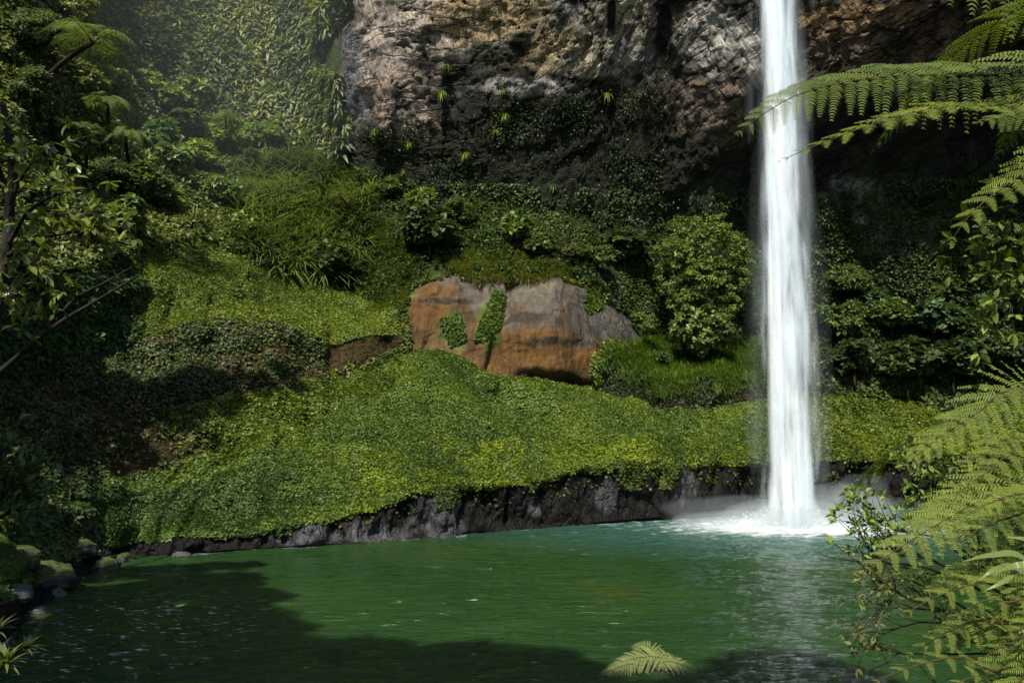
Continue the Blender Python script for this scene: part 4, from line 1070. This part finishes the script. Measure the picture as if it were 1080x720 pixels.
# leafy shrub on the right, reaching over the water
def leafy_shrub(name, label, paths, Y0, color, leaf, mat, seed, per=6, tip_only=False, twig=.012, group=None, cat='shrub', tmpl=LEAF6, dens=9, bare=()):
    r = np.random.default_rng(seed); g = Geo(); gl = Geo()
    pts0 = unproj(*paths[0][0])
    root = pts0.copy()
    for bi_, path in enumerate(paths):
        C = spline([unproj(*q) for q in path], 22)
        C = C + .012 * fbm(np.stack([np.arange(22) * .4, np.full(22, bi_ * 3.3), np.zeros(22)], -1), 3, seed)[:, None] * [1, 1, 1]
        isb = bi_ in bare
        tube(g, C - root, np.linspace(twig * 1.3, twig * .3, 22), 6, .5)
        for k in range(dens):
            i = int(r.uniform(6, 21)); p = C[i]
            dr = nrm(nrm(C[min(i + 1, 21)] - C[i - 1]) + r.normal(0, .6, 3) + [0, 0, .25])
            ln_ = r.uniform(.12, .34) * Y0 / 5
            q = p + dr * ln_
            tube(g, spline([p, (p + q) / 2 + r.normal(0, .015, 3), q], 6) - root, np.linspace(twig * .45, twig * .18, 6), 5, .5)
            if isb: continue
            for pt, d_ in ((q, dr), (p + dr * ln_ * .5, dr)):
                m = per if pt is q else per // 2
                dd = nrm(d_ * .7 + r.normal(0, .65, (m, 3)))
                scatter(gl, tmpl, np.repeat((pt - root)[None], m, 0) + dd * .01, dd, nrm(UP + r.normal(0, .45, (m, 3))), leaf * r.uniform(.6, 1.15, m), np.clip(r.normal(.55, .2, m), 0, 1))
    e = empty(name, root, label, cat, group)
    link('branches', g.mesh('branches', M_BARK), e)
    if gl.n: link('leaves', gl.mesh('leaves', mat), e, color=color)
    return e
leafy_shrub('leafy_shrub', 'leafy shrub with small pointed leaves between the waterfall and the lower right ferns', [
    [(1154, 700, 6.6), (1084, 640, 6.4), (1014, 585, 6.3), (974, 545, 6.2), (962, 510, 6.2)],
    [(1084, 640, 6.4), (1009, 575, 6.2), (954, 560, 6.1), (927, 548, 6.1)],
    [(1084, 640, 6.4), (1009, 560, 6.3), (989, 530, 6.3), (979, 508, 6.3)],
    [(1104, 650, 6.4), (1024, 570, 6.2), (1004, 540, 6.2), (1009, 515, 6.2)],
    [(1084, 640, 6.4), (984, 590, 6.1), (949, 585, 6.0), (932, 565, 6.0)],
    [(1104, 650, 6.4), (1044, 590, 6.1), (1029, 560, 6.0), (1024, 535, 6.0)],
    [(1084, 640, 6.4), (979, 600, 6.0), (929, 590, 6.0), (906, 560, 6.0)],
    [(1084, 660, 6.3), (984, 640, 6.0), (924, 610, 5.9), (904, 590, 5.9)]], 6.2, (.16, .23, .055), .058, M_LEAF, 51, dens=17, per=8, bare=(7,), twig=.009)
leafy_shrub('twiggy_shrub', 'sparse brown twiggy shrub low over the water beside the lower right fern', [
    [(1140, 730, 5.6), (1050, 665, 5.5), (985, 655, 5.3), (940, 665, 5.2), (925, 672, 5.2)],
    [(1090, 690, 5.5), (1010, 650, 5.4), (950, 640, 5.3), (918, 655, 5.3)],
    [(1090, 690, 5.5), (1000, 630, 5.4), (950, 610, 5.3), (930, 620, 5.3)],
    [(1090, 690, 5.5), (1000, 690, 5.3), (950, 690, 5.2), (935, 700, 5.2)],
    [(1090, 690, 5.5), (1010, 670, 5.4), (960, 620, 5.2), (920, 650, 5.2)]], 5.3, (.11, .12, .04), .05, M_LEAF, 52, dens=9, per=6, twig=.007)
leafy_shrub('leafy_shrub', 'sunlit leafy twigs hanging in from the right edge below the upper fern', [
    [(1170, 190, 5.6), (1110, 220, 5.5), (1075, 262, 5.4), (1050, 318, 5.4)],
    [(1170, 200, 5.6), (1110, 250, 5.5), (1082, 290, 5.4), (1062, 330, 5.4)],
    [(1140, 220, 5.5), (1090, 240, 5.4), (1064, 250, 5.4), (1045, 275, 5.4)],
    [(1150, 250, 5.5), (1105, 290, 5.4), (1078, 315, 5.4), (1052, 312, 5.3)],
    [(1150, 210, 5.5), (1100, 215, 5.4), (1072, 232, 5.4), (1052, 246, 5.4)]], 5.4, (.12, .17, .04), .085, M_LEAF, 53, dens=13, twig=.008)
# long blades at the right edge
g = Geo(); root = unproj(1120, 640, 4.3)
for pix in ([(1120, 640, 4.3), (1075, 600, 4.2), (1050, 600, 4.1), (1032, 612, 4.1)], [(1120, 640, 4.3), (1085, 598, 4.1), (1060, 612, 4.0), (1040, 622, 4.0)], [(1120, 640, 4.3), (1080, 588, 4.2), (1045, 585, 4.15), (1015, 592, 4.1)],
            [(1120, 640, 4.3), (1090, 600, 4.0), (1070, 596, 4.0), (1046, 606, 3.95)], [(1120, 640, 4.3), (1100, 590, 4.1), (1085, 570, 4.0), (1062, 566, 4.0)]):
    C = spline([unproj(*q) for q in pix], 14) - root; wv = np.sin(np.pi * np.linspace(.15, 1, 14)) * .014 + .001
    V = np.concatenate([C - wv[:, None] * [0, .4, .9], C + wv[:, None] * [0, .4, .9]])
    T = [t for k in range(13) for t in ([k, k + 1, 14 + k], [14 + k, k + 1, 15 + k])]
    g.add(V, T, .85)
e = empty('blade_plant', root, 'plant with long narrow arching leaves among the lower right ferns', 'plant')
link('leaves', g.mesh('leaves', M_GLOSSY), e, color=(.11, .15, .05))

# the near tree on the left edge
def left_tree():
    r = np.random.default_rng(9); Yt = 13.0
    root = unproj(-12, 420, Yt); root[2] = -.5
    e = empty('leafy_tree', root, 'near dark tree on the left edge with sunlit leaves and a bare branch', 'tree')
    g = Geo()
    def tb(pix, r0, r1):
        C = spline([unproj(*q) for q in pix], 24); C = C + .05 * fbm(C * 1.3, 3, 8)[:, None] * [1, 1, 1]
        tube(g, C - root, np.linspace(r0, r1, 24), 8, .5); return C
    tb([(-12, 420, Yt)] * 1 + [(-6, 330, Yt), (6, 250, Yt), (10, 180, Yt), (4, 110, Yt)], .11, .05)
    C0 = np.array([root, unproj(-12, 420, Yt)]); tube(g, spline([C0[0], (C0[0] + C0[1]) / 2 + [.1, 0, 0], C0[1]], 8) - root, np.linspace(.17, .11, 8), 8, .5)
    tb([(-12, 402, Yt), (20, 375, Yt - .2), (60, 342, Yt - .4), (100, 318, Yt - .5), (150, 288, Yt - .6)], .05, .012)
    tb([(50, 350, Yt - .3), (75, 318, Yt - .4), (110, 298, Yt - .5), (142, 280, Yt - .5)], .03, .008)
    br = [tb([(6, 260, Yt), (30, 225, Yt - .3), (60, 205, Yt - .5), (90, 200, Yt - .6)], .04, .01), tb([(5, 240, Yt), (20, 190, Yt - .2), (45, 165, Yt - .4), (52, 150, Yt - .4)], .04, .01),
          tb([(6, 270, Yt), (50, 250, Yt - .4), (90, 245, Yt - .6), (140, 258, Yt - .7)], .04, .01), tb([(2, 280, Yt), (20, 275, Yt - .4), (40, 282, Yt - .6), (62, 290, Yt - .7)], .03, .008),
          tb([(8, 220, Yt), (-5, 180, Yt), (-10, 150, Yt - .3), (-16, 120, Yt - .3)], .04, .01), tb([(30, 230, Yt - .3), (70, 225, Yt - .5), (110, 228, Yt - .6), (130, 240, Yt - .6)], .025, .006),
          tb([(0, 300, Yt), (12, 310, Yt - .3), (25, 325, Yt - .4), (38, 345, Yt - .5)], .025, .006)]
    link('trunk', g.mesh('trunk', M_BARK), e)
    gl = Geo()
    for C in br:
        for k in range(25):
            p = C[int(r.uniform(5, 24))] + r.normal(0, .17, 3); m = 5
            dd = nrm(r.normal(0, 1, (m, 3)) + [0, -.2, -.1])
            scatter(gl, LEAF6, np.repeat((p - root)[None], m, 0), dd, nrm(UP * .9 + r.normal(0, .5, (m, 3))), r.uniform(.09, .21, m), np.clip(r.normal(.5, .25, m), 0, 1))
    link('leaves', gl.mesh('leaves', M_GLOSSY), e, color=(.13, .16, .035))
left_tree()
# small plants at the lower left
leafy_shrub('leafy_shrub', 'dim leafy shrub at the left edge above the mossy boulders', [
    [(-30, 560, 24), (-10, 540, 24), (5, 520, 24), (20, 508, 24)], [(-30, 560, 24), (-12, 530, 24), (-2, 500, 24), (4, 450, 24)], [(-30, 560, 24), (0, 545, 24), (15, 538, 24), (30, 530, 24)]], 24, (.06, .10, .03), .3, M_LEAF, 61, dens=16, twig=.04)
for pix, lb, c, sz in (((6, 690, 16), 'broad bladed plant at the lower left edge by the dark water', (.10, .125, .04), .62), ((28, 672, 17), 'smaller bladed plant right of the one at the lower left edge', (.075, .095, .03), .42),
                       ((-4, 655, 18), 'pale leaning blades at the left edge above the lower left plants', (.09, .10, .05), .5)):
    p = unproj(*pix)
    e = empty('blade_plant', p - [0, 0, .2], lb, 'plant', 'bladed plants at the lower left', scale=sz, rz=float(rng.uniform(0, 6)))
    link('leaves', rosette_mesh('leaves', int(pix[0] + 500), 26, .09, .4, .0, M_GLOSSY), e, color=c)

# ------------------------------------------------------------------ boulders
def boulder_material():
    m = terrain_material('boulder_rock', (1, 1, 1), 2.2, .8, .6, .4, (.4, 1.6), moss=((.06, .085, .014), .45)); return m
M_BOULDER = boulder_material()
M_BARE = terrain_material('bare_wet_rock', (1, 1, 1), 2.2, .8, .45, .5, (.4, 1.6))
def boulder_mesh(seed, c, mat):
    nu, nv = 36, 20
    u, v = np.meshgrid(np.linspace(0, 2 * np.pi, nu, endpoint=False), np.linspace(0, np.pi, nv))
    D = np.stack([np.sin(v) * np.cos(u), np.sin(v) * np.sin(u), np.cos(v)], -1)
    k = 1 + .35 * fbm(D * 1.3 + seed * 3.1, 4, seed) - .2 * np.abs(fbm(D * 2.6 + seed, 3, seed + 3))
    k[0] = k[0].mean(); k[-1] = k[-1].mean()
    V = D * k[..., None]
    i = np.arange(nu * nv).reshape(nv, nu); j = np.roll(i, -1, 1)
    return mesh_np('boulder', V.reshape(-1, 3), np.stack([i[:-1], i[1:], j[1:], j[:-1]], -1).reshape(-1, 4), mat, col=np.full((nu * nv, 3), c), smooth=True)
for k, (px, py, rx, ry, mossy, lb) in enumerate([
    (48, 606, 34, 15, 1, 'largest moss topped boulder at the lower left water edge'), (110, 600, 20, 12, 1, 'mossy boulder at the water edge where the ground cover begins'),
    (18, 588, 24, 13, 1, 'mossy boulder on the bank at the far left, above the largest one'), (85, 578, 22, 9, 1, 'flat mossy stone behind the largest boulder'),
    (60, 626, 12, 6, 0, 'grey stone in front of the largest mossy boulder'), (98, 618, 12, 6, 0, 'grey wet stone right of the largest mossy boulder'),
    (72, 616, 7, 4, 0, 'small round grey stone between the two bigger grey stones'), (20, 624, 16, 8, 0, 'dark wet stone left of the grey stone by the water'),
    (130, 590, 14, 6, 1, 'low mossy stone at the foot of the ground cover slope'), (40, 645, 12, 6, 0, 'dark stone at the edge of the sparkling shallows'),
    (190, 584, 10, 3, 0, 'thin pale stone at the waterline under the ground cover slope'), (118, 628, 8, 4, 0, 'small stone standing alone in the dark shallows')]):
    base, nn = ground(px, py); Yb = base[1] - .3
    c = unproj(px, py, Yb); s = Yb / F
    o = link('boulder', boulder_mesh(40 + k, (.05, .05, .048) if mossy else (.11, .11, .12), M_BOULDER if mossy else M_BARE), loc=tuple(c - [0, 0, ry * s * .25]))
    o.scale = (rx * s, rx * s * .8, ry * s * 1.25); o.rotation_euler = (0, 0, float(rng.uniform(0, 6)) * 0)
    tag(o, lb, 'boulder', 'boulders at the lower left shore')
# the fallen frond lit by a sun fleck on a low rock in the shaded water
c = unproj(678, 694, 28.3); c[2] = .05
o = link('water_rock', boulder_mesh(77, (.03, .035, .02), M_BARE), loc=tuple(c + [.3, .2, -.35])); o.scale = (1.3, .7, .38)
tag(o, 'low dark wet rock in the shaded water beneath the fallen fern frond', 'rock')
g = Geo()
for k, (p, nrm_, pl) in enumerate(([(1.15, 0, .25), (.6, 0, .5), (-.2, -.15, .62), (-1.15, -.3, .25)], (0, -.7, .7), [.62]) if False else (((1.3, .1, .15), (0, -.6, .8), .6),)):
    for q_, (P_, pl_, nr_, lv_) in enumerate((([(1.25, .1, .1), (.5, 0, .38), (-.3, -.1, .36), (-1.2, -.2, .08)], .62, 24, .85), ([(.2, 0, .12), (.7, -.2, .3), (1.2, -.3, .22), (1.65, -.4, .03)], .45, 18, .8),
            ([(.1, 0, .12), (-.5, -.35, .26), (-1.0, -.5, .14), (-1.45, -.6, .02)], .4, 18, .7), ([(.3, .1, .1), (.35, .3, .5), (.1, .5, .62), (-.3, .7, .5)], .4, 16, .75))):
        frond(g, P_, (0, -.55, .83), pl_, nr_, 9, droop=.2, start=.08, thick=.02, lv=lv_, seed=3 + q_)
o = link('fern_clump', g.mesh('fern_clump', FM), color=(.17, .21, .09), loc=tuple(c))
tag(o, 'pale fern clump lying low on the dark shaded water near the bottom edge', 'fern')

# ------------------------------------------------------------------ tall forest behind the viewpoint and on the left bank, shading the pool
BIG = [crown_mesh('crown', 600 + i, LB[i], 420, 26, .085, .13) for i in range(2)]
def tall_tree(x, y, ztop, R_, label, zbase=None, rz=0.0, sz=1.0):
    zb = bank_z(x, y) if zbase is None else zbase
    e = empty('tall_tree', (x, y, zb), label, 'tree', 'tall forest trees outside the view')
    g = Geo(); h = ztop - zb
    tube(g, spline([(-6 if abs(x) < 6 else 0, -3 if abs(x) < 6 else 0, -1), (-5 if abs(x) < 6 else .2, -2.5 if abs(x) < 6 else .1, h * .35), (-2.5 if abs(x) < 6 else -.2, -1 if abs(x) < 6 else 0, h * .7), (0, 0, h - R_ * .6)], 14), np.linspace(.09, .04, 14) * R_, 9, .5)
    link('trunk', g.mesh('trunk', M_BARK), e)
    o = link('crown', BIG[int(abs(x)) % 2], e, color=(.035, .055, .018)); o.location = (0, 0, h - R_ * 1.55 * sz); o.scale = (R_, R_, R_ * sz); o.rotation_euler = (0, 0, rz)
def shade(px, py, Yd, t, R_, label, z=None, **k):
    """A tree placed so that its crown stands between the sun and the point seen at (px, py)."""
    p = unproj(px, py, Yd) + SUN * t
    tall_tree(p[0], p[1], p[2] + R_ * .7, R_, label, zbase=z, **k)
for k, a in enumerate([(20, 705, 28, 47, 5.5), (170, 700, 28, 48, 5), (255, 690, 29, 44, 4), (330, 696, 28, 47, 4.8), (465, 700, 28.5, 49, 4.8), (538, 706, 27.5, 47, 4.1), (822, 706, 27, 48, 4.2), (890, 740, 26, 46, 3.4),
        (60, 660, 33, 40, 4.6), (160, 655, 34, 44, 4.4), (225, 640, 36, 40, 3.6), (100, 620, 40, 42, 3.0), (170, 612, 42, 42, 3.2), (225, 616, 43, 46, 3.2), (260, 630, 40, 44, 2.6), (690, 772, 26, 47, 2.8), (110, 597, 45, 43, 2.2), (160, 596, 46, 45, 2.2), (210, 594, 47, 47, 2.0), (130, 634, 38, 42, 2.6), (255, 594, 48, 48, 1.6), (270, 655, 34, 45, 2.6)]):
    shade(*a, 'tall dense forest tree outside the picture that shades the pool')
for k, a in enumerate([(20, 430, 48, 30, 2.6), (60, 440, 51, 30, 2.4), (105, 440, 54, 32, 2.2), (150, 435, 57, 36, 2.0), (195, 430, 58.5, 39, 1.9), (240, 425, 60.5, 41, 1.8), (280, 415, 62, 43, 1.5), (310, 408, 63.5, 45, 1.2),
        (40, 490, 49, 28, 2.2), (85, 480, 51.5, 29, 1.8), (20, 540, 44, 27, 2.4), (140, 470, 55, 33, 1.4)]):
    shade(*a, 'tall dense forest tree on the left bank outside the picture', z=2.0)
print('objects', len(bpy.data.objects), 'faces', sum(len(m.polygons) for m in bpy.data.meshes))
